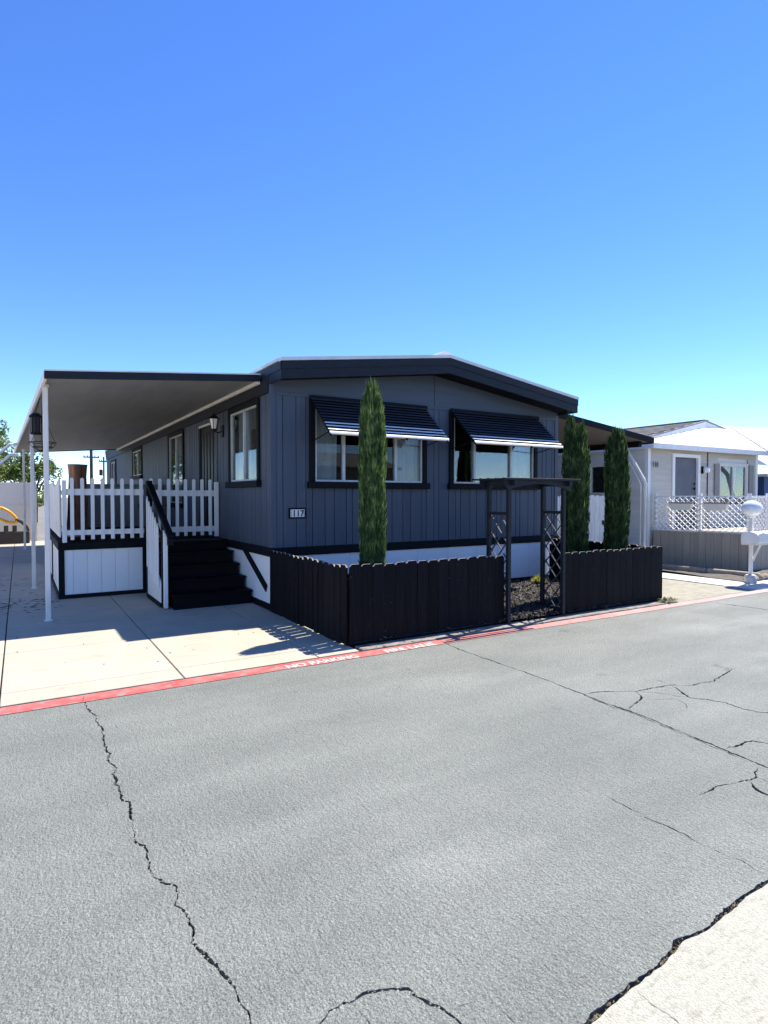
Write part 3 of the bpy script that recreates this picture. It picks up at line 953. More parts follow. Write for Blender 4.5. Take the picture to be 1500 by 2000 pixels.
for xa, xb in ((XL, 5.735), (5.740, XR)):
    prof = [(xa + .005, ZT + .004), (xb, ZT + .004)]
    n = 6
    for i in range(n + 1):
        x = xb + (xa + .005 - xb) * i / n
        prof.append((x, zroof(x) + .06))
    MB().prism(prof, lambda a_, b_, t: (a_, t, b_), YF - .004, YF + .03).build('gable_panel', M['gable'], home)
MB().box(XL + .07, XR - .07, YF - .016, YF - .0045, ZT - .03, ZT + .018).build('seam_strip', M['siding'], home, bevel=.003)
# belly band, skirting, base board
box('belly_band', M['black'], home, XL - .035, XR + .02, YF - .035, YF - .0005, .76, ZB - .002, bevel=.004)
box('belly_band', M['black'], home, XL - .035, XL - .0005, YF + .001, YB, .76, ZB - .002, bevel=.004)
x = XL + .005
for wd in (.61, .61, .61, .61, .61, .61, .61, .61, .61, .61):
    xb = min(x + wd, XR)
    if xb - x < .05: break
    box('skirting_panel', M['skirt'], home, x + .002, xb - .002, YF - .012, YF + .01, .10, .758, bevel=.002)
    x = xb
y = YF + .012
while y < YB:
    yb = min(y + .61, YB)
    box('skirting_panel', M['skirt'], home, XL - .012, XL + .008, y + .002, yb - .002, .10, .758, bevel=.002)
    y = yb
box('base_board', M['black'], home, XL - .03, XR + .01, YF - .030, YF + .005, 0.0, .145, bevel=.004)
box('base_board', M['black'], home, XL - .030, XL + .005, YF + .006, YB, 0.0, .098, bevel=.004)
MB().beam((XL - .022, 8.98, .80), (XL - .022, 8.0, .30), .018, .11, up=(0, 0, 1)).build('diagonal_board', M['black'], home, bevel=.003)
# windows
window(F, home, *W1, [4.09, 5.0], curtains=[(3.65, 4.05, -.05), (5.03, 5.49, 0)])
window(F, home, *W2, [6.58, 7.41], curtains=[(7.46, 7.95, 0)])
window(S, home, *SW1, [8.98], curtains=[(9.02, 9.65, 0)], blind=(8.40, 8.95, 2.62, 2.92))
window(S, home, *SW2, [13.65], curtains=[(13.70, 14.3, 0)], blind=(13.02, 13.6, 2.55, 2.92))
window(S, home, *SW3, [18.7], blind=(18.02, 18.7, 2.3, 2.9))
window(S, home, *SW4, [23.9], blind=(23.3, 24.6, 1.7, 2.9))
# door
dr = bpy.data.objects.new('door', None); COL.objects.link(dr); dr.parent = home
dr.matrix_parent_inverse = parent_world(home).inverted(); dr.location = (XL, 11.1, .9)
wbox(S, 'door_trim', M['siding'], dr, SDOOR[0], SDOOR[0] + .06, -.02, .016, .90, 2.93)
wbox(S, 'door_trim', M['siding'], dr, SDOOR[1] - .06, SDOOR[1], -.02, .016, .90, 2.93)
wbox(S, 'door_head', M['white_worn'], dr, SDOOR[0] + .06, SDOOR[1] - .06, -.02, .014, 2.895, 2.93)
wbox(S, 'door_leaf', M['door'], dr, SDOOR[0] + .062, SDOOR[1] - .062, -.06, -.03, .905, 2.893, .004)
for k in range(5):
    a_ = SDOOR[0] + .16 + k * .21
    wbox(S, 'door_panel', M['door'], dr, a_, a_ + .13, -.032, -.018, 1.0, 2.78, .006)
MB().lathe((XL + .0, SDOOR[1] - .16, 1.86), [(.01, -.03), (.028, -.015), (.028, .015), (.01, .03)], 12).build('door_knob', M['blacksteel'], dr)
# roof
rp = bpy.data.objects.new('roof', None); COL.objects.link(rp); rp.parent = home
rp.matrix_parent_inverse = parent_world(home).inverted(); rp.location = (RX, 7.4, 3.4)
XE0, XE1, YR = 2.945, 8.62, 7.40
ZE0, ZRD, ZE1 = 3.385, 3.75, 3.345


def ztop(x):
    return ZE0 + (ZRD - ZE0) * (x - XE0) / (RX - XE0) if x < RX else ZRD - (ZRD - ZE1) * (x - RX) / (XE1 - RX)


pr = [(XE0 + .02, ZE0 - .08), (RX, ZRD - .08), (XE1 - .02, ZE1 - .08), (XE1 - .02, ZE1), (RX, ZRD), (XE0 + .02, ZE0)]
MB().prism(pr, lambda a_, b_, t: (a_, t, b_), YR + .03, YB + .3).build('roof_deck', M['roofwhite'], rp)
# fascia boards, lapped in two courses
for xa, xb in ((XE0, RX), (RX, XE1)):
    for dz0, dz1, yy in ((.245, .115, .012), (.118, .012, 0)):
        za, zb = ztop(xa), ztop(xb)
        pf = [(xa, za - dz0), (xb, zb - dz0), (xb, zb - dz1), (xa, za - dz1)]
        MB().prism(pf, lambda a_, b_, t: (a_, t, b_), YR + yy, YR + yy + .026).build('fascia_board', M['navy'], rp)
    e = .035
    pf = [(xa, ztop(xa) - .011), (xb, ztop(xb) - .011), (xb, ztop(xb) + e), (xa, ztop(xa) + e)]
    MB().prism(pf, lambda a_, b_, t: (a_, t, b_), YR - .012, YR + .10).build('drip_edge', M['roofwhite'], rp)
# soffit
for xa, xb in ((XE0 + .03, RX), (RX, XE1 - .03)):
    pf = [(xa, ztop(xa) - .205), (xb, ztop(xb) - .205), (xb, ztop(xb) - .19), (xa, ztop(xa) - .19)]
    MB().prism(pf, lambda a_, b_, t: (a_, t, b_), YR + .04, YF + .02).build('soffit', M['black'], rp)
# side fascia
for dz0, dz1, xx in ((.245, .115, .010), (.118, .012, 0)):
    MB().box(XE0 + xx, XE0 + xx + .022, YR + .001 + xx, YB + .2, ZE0 - dz0, ZE0 - dz1).build('fascia_board', M['navy'], rp)
    MB().box(XE1 - xx - .022, XE1 - xx, YR + .001 + xx, YB + .2, ZE1 - dz0, ZE1 - dz1).build('fascia_board', M['navy'], rp)
MB().box(XE0 - .02, XE0 + .10, YR + .101, YB + .2, ZE0 - .004, ZE0 + .034).build('drip_edge', M['roofwhite'], rp)
MB().box(XL - .022, XL - .001, YF + .052, YB, ZT + .004, ZE0 - .11).build('frieze_board', M['navy'], rp)
# ridge cap
pc = [(RX - .26, ZRD + .012), (RX, ZRD + .125), (RX + .26, ZRD + .008), (RX + .24, ZRD - .03), (RX - .24, ZRD - .03)]
MB().prism(pc, lambda a_, b_, t: (a_, t, b_), YR + .10, YB + .3).build('ridge_cap', M['roofwhite'], rp)

# ---- louvred awnings
def awning(label, u0, u1, zt, zl, out, n=12, nsunlit=3):
    o = thing('window_awning', ((u0 + u1) / 2, YF, zl), label, 'awning', 'louvred awnings over the front windows')
    for i in range(n):
        t = (i + .5) / n
        z = zt + (zl - zt) * t
        dd = .045 + (out - .045) * t
        ww = (out / n) * .95
        last = i == n - 1
        a_ = F.pt(u0 + .02, dd, z); b_ = F.pt(u1 - .02, dd, z)
        mat = M['white'] if i >= n - nsunlit else M['slat']  # lowest slats coloured white to imitate sun on the black awning
        mb = MB()
        # slat: flat strip tipped steeper than the awning's slope, with a folded lip
        h = .042 if not last else .055
        y0, y1 = dd - ww * .25, dd + ww * .75
        hh = .006 if not last else .022
        y0, y1 = dd - .011, dd + .011
        pts = [(y0, z + .014), (y1, z + .002), (y1 + .008, z - hh), (y1 + .004, z - hh), (y1 - .004, z - .003), (y0, z + .009)]
        mb.prism(pts, lambda p, q_, tt: F.pt(tt, p, q_), u0 + .02, u1 - .02)
        mb.build('slat', mat, o)
    MB().prism([(.034, zt - .012), (out - .03, zl - .012), (out - .03, zl - .018), (.034, zt - .018)], lambda p, q_, tt: F.pt(tt, p, q_), u0 + .045, u1 - .045).build('under_sheet', M['black'], o)
    k = .018
    for u in (u0 + .035, u1 - .035, u0 + (u1 - u0) * .62):
        MB().beam(F.pt(u, .04, zt - .03), F.pt(u, out - .01, zl - .028), k, .022).build('rib', M['black'], o)
    for u in (u0 + .05, u1 - .05):
        MB().tube([F.pt(u, .034, zl - .05), F.pt(u, out - .12, zl + .03)], .008, 6).build('strut', M['blacksteel'], o)
    wbox(F, 'head_rail', M['black'], o, u0 - .0, u1 + .0, .033, .06, zt - .02, zt + .035, .003)
    return o


awning('black louvred awning over the wider window behind the single cypress', 3.535, 5.57, 3.00, 2.44, .66, nsunlit=4)
awning('black louvred awning over the window next to the arbor', 6.04, 8.05, 3.00, 2.43, .66)

# ---- house number
hn = thing('house_number_plaque', (3.345, YF, 1.29), 'white tile house number 117 plaque with black frame', 'house number')
wbox(F, 'plaque_frame', M['black'], hn, 3.22, 3.475, .001, .022, 1.285, 1.435, .004)
wbox(F, 'tile', M['tile'], hn, 3.242, 3.453, .0225, .027, 1.307, 1.413)
for i, ch in enumerate('117'):
    text_obj('digit', ch, .118, M['digit'], hn, (3.268 + i * .060, YF - .0275, 1.318), (1, 0, 0), (0, 0, 1), .0012, 0.95, 0.0035)
for u in (3.251, 3.438):
    for k in range(4):
        wbox(F, 'ornament', M['digit'], hn, u, u + .009, .0271, .029, 1.318 + k * .024, 1.330 + k * .024)


def quad_cone(mb, c, r0, r1, z0, z1, n=6, mi=0):
    return mb.lathe((c[0], c[1], 0), [(r0, z0), (r1, z1)], n, mi)


# ---- porch wall lamp
wl = thing('wall_lamp', (2.95, 10.12, 2.62), 'black wall lantern with pale glass beside the porch door', 'wall lamp')
MB().box(2.945, 2.97, 10.06, 10.18, 2.60, 2.80).build('back_plate', M['blacksteel'], wl, bevel=.004)
MB().tube([(2.945, 10.12, 2.70), (2.88, 10.12, 2.67), (2.83, 10.12, 2.70), (2.82, 10.12, 2.735)], .011, 8).build('arm', M['blacksteel'], wl)
MB().lathe((2.82, 10.12, 0), [(.045, 2.735), (.078, 2.90)], 6).build('glass_shade', M['globe'], wl)
mb = MB()
for k in range(6):
    a_ = k * math.pi / 3
    mb.beam((2.82 + .047 * math.cos(a_), 10.12 + .047 * math.sin(a_), 2.735), (2.82 + .081 * math.cos(a_), 10.12 + .081 * math.sin(a_), 2.90), .009, .009)
mb.build('lamp_frame', M['blacksteel'], wl)
MB().lathe((2.82, 10.12, 0), [(.098, 2.90), (.092, 2.915), (.035, 2.965), (.015, 2.975), (.008, 3.005)], 6).build('lamp_cap', M['blacksteel'], wl)
MB().lathe((2.82, 10.12, 0), [(.012, 2.700), (.05, 2.718), (.05, 2.736)], 6).build('lamp_base', M['blacksteel'], wl)

# ================================================================== LEFT CARPORT
CY0, CY1 = 8.15, 22.6


def cx_left(y):
    return 0.27 - .0275 * (y - 8.15)


cp = thing('carport', (0.29, 8.7, 0), 'flat carport roof on white posts beside the charcoal home', 'carport')
Zl, Zr = 3.085, 3.315
for k in range(12):                                     # roof pans side by side along the depth
    ya = CY0 + .02 + (CY1 - CY0 - .04) * k / 12
    yb = CY0 + .02 + (CY1 - CY0 - .04) * (k + 1) / 12 - .004
    xl0, xl1 = cx_left(ya) + .03, cx_left(yb) + .03
    xr_ = 2.93
    v = [(xl0, ya, Zl - .075), (xr_, ya, Zr - .075), (xr_, yb, Zr - .075), (xl1, yb, Zl - .075),
         (xl0, ya, Zl - .012), (xr_, ya, Zr - .012), (xr_, yb, Zr - .012), (xl1, yb, Zl - .012)]
    MB().poly(v, [(0, 3, 2, 1), (4, 5, 6, 7), (0, 1, 5, 4), (1, 2, 6, 5), (2, 3, 7, 6), (3, 0, 4, 7)]).build('roof_panel', M['soffit'], cp)
pf = [(cx_left(CY0), Zl - .095), (2.925, Zr - .095), (2.925, Zr - .004), (cx_left(CY0), Zl - .004)]
MB().prism(pf, lambda a_, b_, t: (a_, t, b_), CY0 - .012, CY0 + .016).build('front_fascia', M['navy'], cp)
pf = [(cx_left(CY0), Zl - .004), (2.925, Zr - .004), (2.925, Zr + .012), (cx_left(CY0), Zl + .012)]
MB().prism(pf, lambda a_, b_, t: (a_, t, b_), CY0 - .02, CY0 + .10).build('drip_edge', M['roofwhite'], cp)
MB().beam((cx_left(CY0) + .01, CY0 + .018, Zl - .05), (cx_left(CY1) + .01, CY1, Zl - .05), .03, .11).build('gutter', M['white_worn'], cp)
pf = [(cx_left(CY1), Zl - .10), (2.925, Zr - .10), (2.925, Zr - .004), (cx_left(CY1), Zl - .004)]
MB().prism(pf, lambda a_, b_, t: (a_, t, b_), CY1 - .015, CY1 + .01).build('rear_fascia', M['navy'], cp)
MB().beam((2.915, CY0 + .02, Zr - .105), (2.915, CY1, Zr - .105), .03, .05).build('wall_ledger', M['white_worn'], cp)
for px, py in ((.295, 8.70), (.195, 11.9), (.12, 20.8)):
    p = MB().box(px - .03, px + .03, py - .03, py + .03, .0125, Zl - .105).build('post', M['white_worn'], cp, bevel=.006)
    MB().box(px - .045, px + .045, py - .045, py + .045, .0122, .022).build('base_plate', M['white_worn'], p)
    MB().box(px - .04, px + .04, py - .05, py + .05, Zl - .104, Zl - .076).build('post_cap', M['white_worn'], p)
for zz in (0.0, -.26):
    pth = [(-.01, 17.0, 2.86 + zz), (-.17, 17.0, 2.85 + zz), (-.42, 17.0, 2.60 + zz), (-.9, 17.0, 2.12 + zz), (-.9, 17.0, .02)]
    if zz == 0.0:
        pth = pth[:4] + [(-1.2, 17.0, 1.82)] + [(-1.2, 17.0, .02)]
    MB().tube(pth, .035, 8).build('downspout', M['white'], cp)

# hanging lantern and wire basket
hl = thing('hanging_lantern', (.205, 9.5, 2.46), 'black cylindrical lantern hanging under the carport edge', 'lantern')
MB().lathe((.205, 9.5, 0), [(.055, 2.47), (.055, 2.68)], 8).build('lantern_body', M['interior'], hl)
mb = MB()
for k in range(8):
    a_ = k * math.pi / 4
    mb.beam((.205 + .066 * math.cos(a_), 9.5 + .066 * math.sin(a_), 2.47), (.205 + .066 * math.cos(a_), 9.5 + .066 * math.sin(a_), 2.68), .012, .012)
mb.build('lantern_bars', M['blacksteel'], hl)
MB().lathe((.205, 9.5, 0), [(.085, 2.68), (.08, 2.70), (.04, 2.735), (.012, 2.745)], 12).build('lantern_cap', M['blacksteel'], hl)
MB().lathe((.205, 9.5, 0), [(.05, 2.44), (.072, 2.452), (.072, 2.47)], 12).build('lantern_base', M['blacksteel'], hl)
MB().tube([(.205, 9.5, 2.745), (.26, 9.5, 2.96)], .004, 5).build('hook', M['blacksteel'], hl)
wb = thing('wire_basket', (.31, 10.4, 2.28), 'empty black wire hanging basket under the carport', 'basket')
for r_, z_ in ((.185, 2.41), (.14, 2.34), (.07, 2.29)):
    MB().tube([(.31 + r_ * math.cos(k * math.pi / 12), 10.4 + r_ * math.sin(k * math.pi / 12), z_) for k in range(25)], .006, 5).build('ring', M['blacksteel'], wb)
for k in range(8):
    a_ = k * math.pi / 4
    MB().tube([(.31 + r_ * math.cos(a_), 10.4 + r_ * math.sin(a_), z_) for r_, z_ in ((.185, 2.41), (.14, 2.34), (.07, 2.29))], .004, 5).build('rib_wire', M['blacksteel'], wb)
for k in range(3):
    a_ = k * 2.094 + .4
    MB().tube([(.31 + .185 * math.cos(a_), 10.4 + .185 * math.sin(a_), 2.41), (.31, 10.4, 2.86), (.31, 10.4, 3.02)], .0035, 5).build('chain', M['blacksteel'], wb)

# ================================================================== PORCH DECK
DY, DZ = 10.40, 0.89
dk = thing('porch_deck', (1.7, 10.4, 0), 'raised porch deck with white panels framed in black', 'deck')
for k in range(16):
    ya = DY + .001 + k * .36
    MB().box(.50, 2.935, ya, ya + .352, DZ - .035, DZ).build('deck_board', M['step'], dk)
# front panel boards
xs_ = [.575, .70, .90, 1.10, 1.30, 1.50, 1.712]
for a_, b_ in zip(xs_, xs_[1:]):
    MB().box(a_ + .0015, b_ - .0015, DY + .012, DY + .03, .07, .77).build('panel_board', M['skirt'], dk, bevel=.002)
MB().box(.495, 1.76, DY - .012, DY + .008, .765, .885).build('top_trim', M['black'], dk, bevel=.004)
MB().box(.575, 1.712, DY - .010, DY + .008, .0125, .075).build('bottom_trim', M['black'], dk, bevel=.004)
MB().box(.495, .578, DY - .011, DY + .007, .0125, .764).build('corner_post', M['black'], dk, bevel=.004)
MB().box(1.71, 1.762, DY - .011, DY + .007, .0125, .764).build('corner_post', M['black'], dk, bevel=.004)
# left side of the deck
y = DY + .03
while y < 16.0:
    MB().box(.508, .524, y + .002, min(y + .4, 16.1) - .002, .10, .77).build('panel_board', M['skirt'], dk)
    y += .4
MB().box(.492, .512, DY + .009, 16.1, .772, .885).build('side_trim', M['black'], dk)
MB().box(.492, .512, DY + .009, 16.1, .0125, .10).build('side_trim', M['black'], dk)
for yy in (12.4, 14.2, 16.05):
    MB().box(.49, .507, yy, yy + .08, .101, .771).build('side_trim', M['black'], dk)
MB().box(.53, 2.9, 16.0, 16.1, .0125, .85).build('rear_panel', M['grey_wood'], dk)

# picket railing along the deck's front
def picket_mesh(w, h, t=.018):
    pts = [(-w / 2, 0), (w / 2, 0), (w / 2, h - w * .55)]
    pts += [(w / 2 * math.cos(a_), h - w * .55 + w * .55 * math.sin(a_)) for a_ in (R(35), R(65), R(90), R(115), R(145))]
    pts += [(-w / 2, h - w * .55)]
    return MB().prism(pts, lambda a_, b_, tt: (a_, tt, b_), -t / 2, t / 2).mesh('picket', M['white'])


pk_me = picket_mesh(.052, .96)
pr_ = thing('picket_railing', (1.15, DY, DZ), 'white picket railing on the deck left of the stairs', 'railing', 'white picket railings on the porch')
MB().box(.555, .615, DY - .045, DY + .0, .885, 1.845).build('end_post', M['white'], pr_, bevel=.004)
for z0, z1 in ((1.615, 1.715), (.995, 1.075)):
    MB().box(.616, 1.735, DY - .028, DY - .008, z0, z1).build('rail', M['white'], pr_, bevel=.003)
for k in range(8):
    link('picket', pk_me, pr_, (.690 + k * .143, DY - .040, .925))
pr2_ = thing('picket_railing', (2.4, DY, DZ), 'white picket gate at the top of the black stairs', 'gate', 'white picket railings on the porch')
MB().box(2.885, 2.955, DY - .045, DY + .0, .905, 1.845).build('end_post', M['white'], pr2_, bevel=.004)
for z0, z1 in ((1.60, 1.70), (.995, 1.085)):
    MB().box(1.80, 2.884, DY - .028, DY - .008, z0, z1).build('rail', M['white'], pr2_, bevel=.003)
for k in range(8):
    link('picket', pk_me, pr2_, (1.845 + k * .1375, DY - .040, .93))

# solid white board screen along the deck's outer side
sc = thing('board_screen', (.53, 13, DZ), 'solid white board screen along the outer side of deck', 'screen')
y = DY + .04
k = 0
while y < 16.0:
    h = 1.88 - .035 * min(1, k / 3) + random.uniform(-.01, .01) - (.05 if 3 < k < 9 else 0)
    MB().prism([(y + .003, .965), (y + .197, .965), (y + .197, h - .02), (y + .003, h)], lambda a_, b_, t: (t, a_, b_), .520, .538).build('screen_board', M['white_worn'], sc)
    y += .2
    k += 1
for z0 in (1.05, 1.62):
    MB().box(.539, .575, DY + .05, 16.0, z0, z0 + .07).build('rail', M['white_worn'], sc)
for yy in (12.2, 14.1, 15.9):
    MB().box(.576, .64, yy, yy + .064, DZ + .001, 1.80).build('post', M['white_worn'], sc)

# grey cabinet at the back of the deck
cb = thing('storage_cabinet', (2.0, 15.4, DZ), 'grey panelled cabinet at the back of the porch', 'cabinet')
MB().box(1.22, 2.86, 15.02, 15.7, DZ + .001, 1.84).build('carcass', M['grey_wood'], cb)
MB().box(1.18, 2.90, 14.97, 15.74, 1.841, 1.88).build('top', M['grey_wood'], cb, bevel=.005)
for k in range(4):
    a_ = 1.235 + k * .404
    d_ = MB().box(a_, a_ + .39, 14.995, 15.019, DZ + .06, 1.82).build('cabinet_door', M['grey_wood'], cb, bevel=.004)
    MB().box(a_ + .07, a_ + .32, 14.985, 14.994, DZ + .14, 1.68).build('door_panel', M['grey_wood'], d_, bevel=.004)
    MB().box(a_ + .345, a_ + .36, 14.97, 14.994, 1.3, 1.42).build('handle', M['blacksteel'], d_)

# tall cut log
lg = thing('cut_log', (.87, 11.8, DZ), 'tall reddish brown cut log standing on the porch deck', 'log')
prof = [(.19, .0), (.178, .12), (.163, .4), (.150, .8), (.142, 1.05), (.150, 1.20), (.158, 1.255)]
mb = MB(); n = 22
v = []
ph = [random.uniform(0, 6.28) for _ in range(4)]
for i, (r_, z_) in enumerate(prof):
    for k in range(n):
        a_ = k * 2 * math.pi / n
        rr = r_ * (1 + .07 * math.sin(3 * a_ + ph[0] + z_) + .05 * math.sin(5 * a_ + ph[1]) + .025 * math.sin(11 * a_ + ph[2]))
        v.append((.87 + rr * math.cos(a_), 11.8 + rr * math.sin(a_), DZ + z_))
mb.poly(v, [(i * n + k, i * n + (k + 1) % n, (i + 1) * n + (k + 1) % n, (i + 1) * n + k) for i in range(len(prof) - 1) for k in range(n)])
mb.poly(v[:n], [tuple(range(n))])
mb.build('trunk', M['log'], lg, smooth=True)
MB().poly([(x, y, z + .001) for x, y, z in v[-n:]] + [(x, y, z + .012) for x, y, z in v[-n:]], [tuple(range(n, 2 * n))] + [(k, (k + 1) % n, n + (k + 1) % n, n + k) for k in range(n)]).build('cut_end', M['bark_end'], lg)

# ================================================================== STAIRS
SX0, SX1 = 1.80, 2.934
st = thing('porch_stairs', (2.35, 8.66, 0.012), 'black painted wooden stairs leading up to the porch', 'stairs')
nst = 5
SY = [8.58, 8.88, 9.18, 9.49, 9.80]
SZ = [.215, .385, .555, .725, .885]
prev = .0125
for i in range(nst):
    yb = SY[i + 1] + .0 if i < 4 else DY - .06
    MB().box(SX0, SX1, SY[i] - .028, yb - .001, SZ[i] - .035, SZ[i]).build('tread', M['step'], st, bevel=.006)
    MB().box(SX0 + .012, SX1 - .012, SY[i], SY[i] + .02, prev, SZ[i] - .036).build('riser', M['step'], st)
    prev = SZ[i] + .001
pts = [(SY[0] + .021, .0125)]
for i in range(nst):
    pts += [(SY[i] + .021, SZ[i] - .037), ((SY[i + 1] if i < 4 else DY - .062) + .021, SZ[i] - .037)]
pts += [(DY - .041, .0125)]
for xx in (SX0 + .03, SX1 - .05):
    MB().prism(pts, lambda a_, b_, t: (t, a_, b_), xx, xx + .02).build('stringer', M['step'], st)
# handrail
RXx = 1.745
MB().box(RXx - .045, RXx + .045, 9.93, 10.02, .0125, 1.845).build('newel_post', M['black'], st, bevel=.004)
MB().box(RXx - .04, RXx + .04, 8.80, 8.88, .0125, 1.28).build('newel_post', M['black'], st, bevel=.004)
MB().beam((RXx, 9.93, 1.79), (RXx, 8.42, 1.045), .085, .055).build('handrail', M['black'], st, bevel=.006)
MB().prism([(8.40, .93), (8.47, .93), (8.47, 1.05), (8.40, 1.02)], lambda a_, b_, t: (t, a_, b_), RXx - .04, RXx + .04).build('handrail_end', M['black'], st, bevel=.004)


def rail_z(y):
    return 1.79 + (1.045 - 1.79) * (9.93 - y) / (9.93 - 8.42)


bw = .10
for k in range(6):
    y0 = 9.79 - k * .158
    zt_ = rail_z(y0) - .17
    zb_ = .50 - k * .045
    MB().prism([(y0, zb_), (y0 + bw, zb_), (y0 + bw, zt_ - .02), (y0 + bw * .5, zt_ + .05), (y0, zt_ - .03)], lambda a_, b_, t: (t, a_, b_), RXx - .060, RXx - .047).build('baluster', M['white'], st)
MB().prism([(8.68, .03), (8.78, .03), (8.78, rail_z(8.7) - .06), (8.68, rail_z(8.7) - .10)], lambda a_, b_, t: (t, a_, b_), RXx - .03, RXx + .012).build('baluster', M['white'], st)
MB().prism([(8.885, .075), (9.925, .075), (9.925, .84), (8.885, .36)], lambda a_, b_, t: (t, a_, b_), RXx - .040, RXx - .026).build('side_panel', M['white_worn'], st)
MB().box(RXx - .055, RXx - .02, 8.885, 9.925, .0125, .074).build('bottom_trim', M['black'], st)
MB().beam((RXx - .03, 8.882, rail_z(8.88) - .26), (RXx - .03, 9.928, rail_z(9.93) - .26), .028, .06).build('sub_rail', M['black'], st)

# ================================================================== FRONT FENCE
def fence_board_mesh(w, h, t=.018):
    e = .026
    pts = [(-w / 2, 0), (w / 2, 0), (w / 2, h - e), (w / 2 - e, h), (-w / 2 + e, h), (-w / 2, h - e)]
    mb = MB()
    mb.prism(pts, lambda a_, b_, tt: (a_, tt, b_), -t / 2, t / 2)
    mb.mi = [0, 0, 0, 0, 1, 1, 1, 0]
    return mb.mesh('fence_board', [M['fence'], M['sunlit_top']])


fb = {}


def fence_run(parent, p0, p1, z0, h, w, gap=.004, flip=1, gaps=()):
    """row of dog-eared boards from p0 to p1; rails and posts behind (on the left of p0->p1 times flip)"""
    p0, p1 = Vector((*p0, 0)), Vector((*p1, 0))
    L_ = (p1 - p0).length
    n = max(1, round(L_ / (w + gap)))
    ww = L_ / n
    d = (p1 - p0).normalized()
    nrm = Vector((-d.y, d.x, 0)) * flip
    ang = math.atan2(d.y, d.x)
    for i in range(n):
        g_ = .020 if i in gaps else gap
        key = (round(ww - g_, 4), h)
        if key not in fb:
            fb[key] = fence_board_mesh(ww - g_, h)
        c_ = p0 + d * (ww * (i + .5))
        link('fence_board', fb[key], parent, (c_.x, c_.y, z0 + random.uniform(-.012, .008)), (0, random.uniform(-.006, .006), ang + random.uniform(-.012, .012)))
    for zz in (.16, .66):
        a_ = p0 + nrm * .030 + d * .02; b_ = p1 + nrm * .030 - d * .02
        MB().beam((a_.x, a_.y, z0 + zz), (b_.x, b_.y, z0 + zz), .035, .085).build('rail', M['fence'], parent)
    for t_ in ((.09, L_ - .09) if L_ < 2.3 else (.09, L_ / 2, L_ - .09)):
        c_ = p0 + d * t_ + nrm * .085
        MB().beam((c_.x, c_.y, .0), (c_.x, c_.y, z0 + h - .10), .07, .07, up=(1, 0, 0)).build('post', M['fence'], parent)


fl = thing('board_fence', (2.93, 5.53, 0), 'black board fence wrapping the corner beside the driveway', 'fence', 'low black fences round the garden bed')
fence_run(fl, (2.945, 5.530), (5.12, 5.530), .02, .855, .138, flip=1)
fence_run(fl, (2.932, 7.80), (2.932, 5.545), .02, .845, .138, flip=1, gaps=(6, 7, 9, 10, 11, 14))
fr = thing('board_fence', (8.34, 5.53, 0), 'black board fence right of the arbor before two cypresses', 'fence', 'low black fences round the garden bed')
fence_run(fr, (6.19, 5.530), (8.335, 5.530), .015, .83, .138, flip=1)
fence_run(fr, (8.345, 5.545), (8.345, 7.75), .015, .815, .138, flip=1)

# ================================================================== ARBOR
ar = thing('garden_arbor', (5.65, 5.7, 0), 'dark wooden garden arbor with lattice sides between the fences', 'arbor')
AX0, AX1, AY0, AY1 = 5.165, 6.135, 5.50, 5.86
for x in (AX0, AX1):
    for y in (AY0, AY1):
        MB().box(x - .025, x + .025, y - .025, y + .025, .02, 1.73).build('post', M['navy'], ar, bevel=.004)
for k in range(5):
    y = AY0 - .10 + k * (AY1 - AY0 + .20) / 4
    MB().box(4.98, 6.33, y - .022, y + .022, 1.800, 1.826).build('top_slat', M['navy'], ar, bevel=.003)
for y in (AY0 - .042, AY1 + .042):
    n = 12
    pts = []
    for i in range(n + 1):
        t = i / n
        x = AX0 - .05 + (AX1 - AX0 + .10) * t
        pts.append((x, 1.68 + .075 * math.sin(math.pi * t)))
    pts += [(AX1 + .12, 1.752), (AX1 + .12, 1.798), (AX0 - .12, 1.798), (AX0 - .12, 1.752)]
    MB().prism(pts, lambda a_, b_, t: (a_, t, b_), y - .011, y + .011).build('arch_beam', M['navy'], ar)
for x in (AX0, AX1):
    MB().box(x - .016, x + .016, AY0 - .12, AY1 + .12, 1.731, 1.798).build('cross_beam', M['navy'], ar)
    for z in (1.385, .10):
        MB().box(x - .014, x + .014, AY0 + .031, AY1 - .031, z - .02, z + .02).build('side_rail', M['navy'], ar)
    # lattice clipped to the side frame
    y0, y1, z0, z1 = AY0 + .031, AY1 - .031, .122, 1.363
    for s_ in (1, -1):
        c_ = -3.0
        while c_ < 3.0:
            # line z = s*(y-y0)*1.25 + c
            pts = []
            for yy in (y0, y1):
                pts.append((yy, z0 + s_ * (yy - y0) * 1.15 + c_))
            (ya, za), (yb, zb) = pts
            if za > zb: ya, za, yb, zb = yb, zb, ya, za
            if zb > z0 + .01 and za < z1 - .01:
                if za < z0:
                    t = (z0 - za) / (zb - za); ya, za = ya + (yb - ya) * t, z0
                if zb > z1:
                    t = (z1 - za) / (zb - za); yb, zb = ya + (yb - ya) * t, z1
                if abs(zb - za) > .03:
                    off = .005 * s_
                    MB().beam((x + off, ya, za), (x + off, yb, zb), .008, .020, up=(1, 0, 0)).build('lattice_strip', M['lattice_dark'], ar)
            c_ += .205


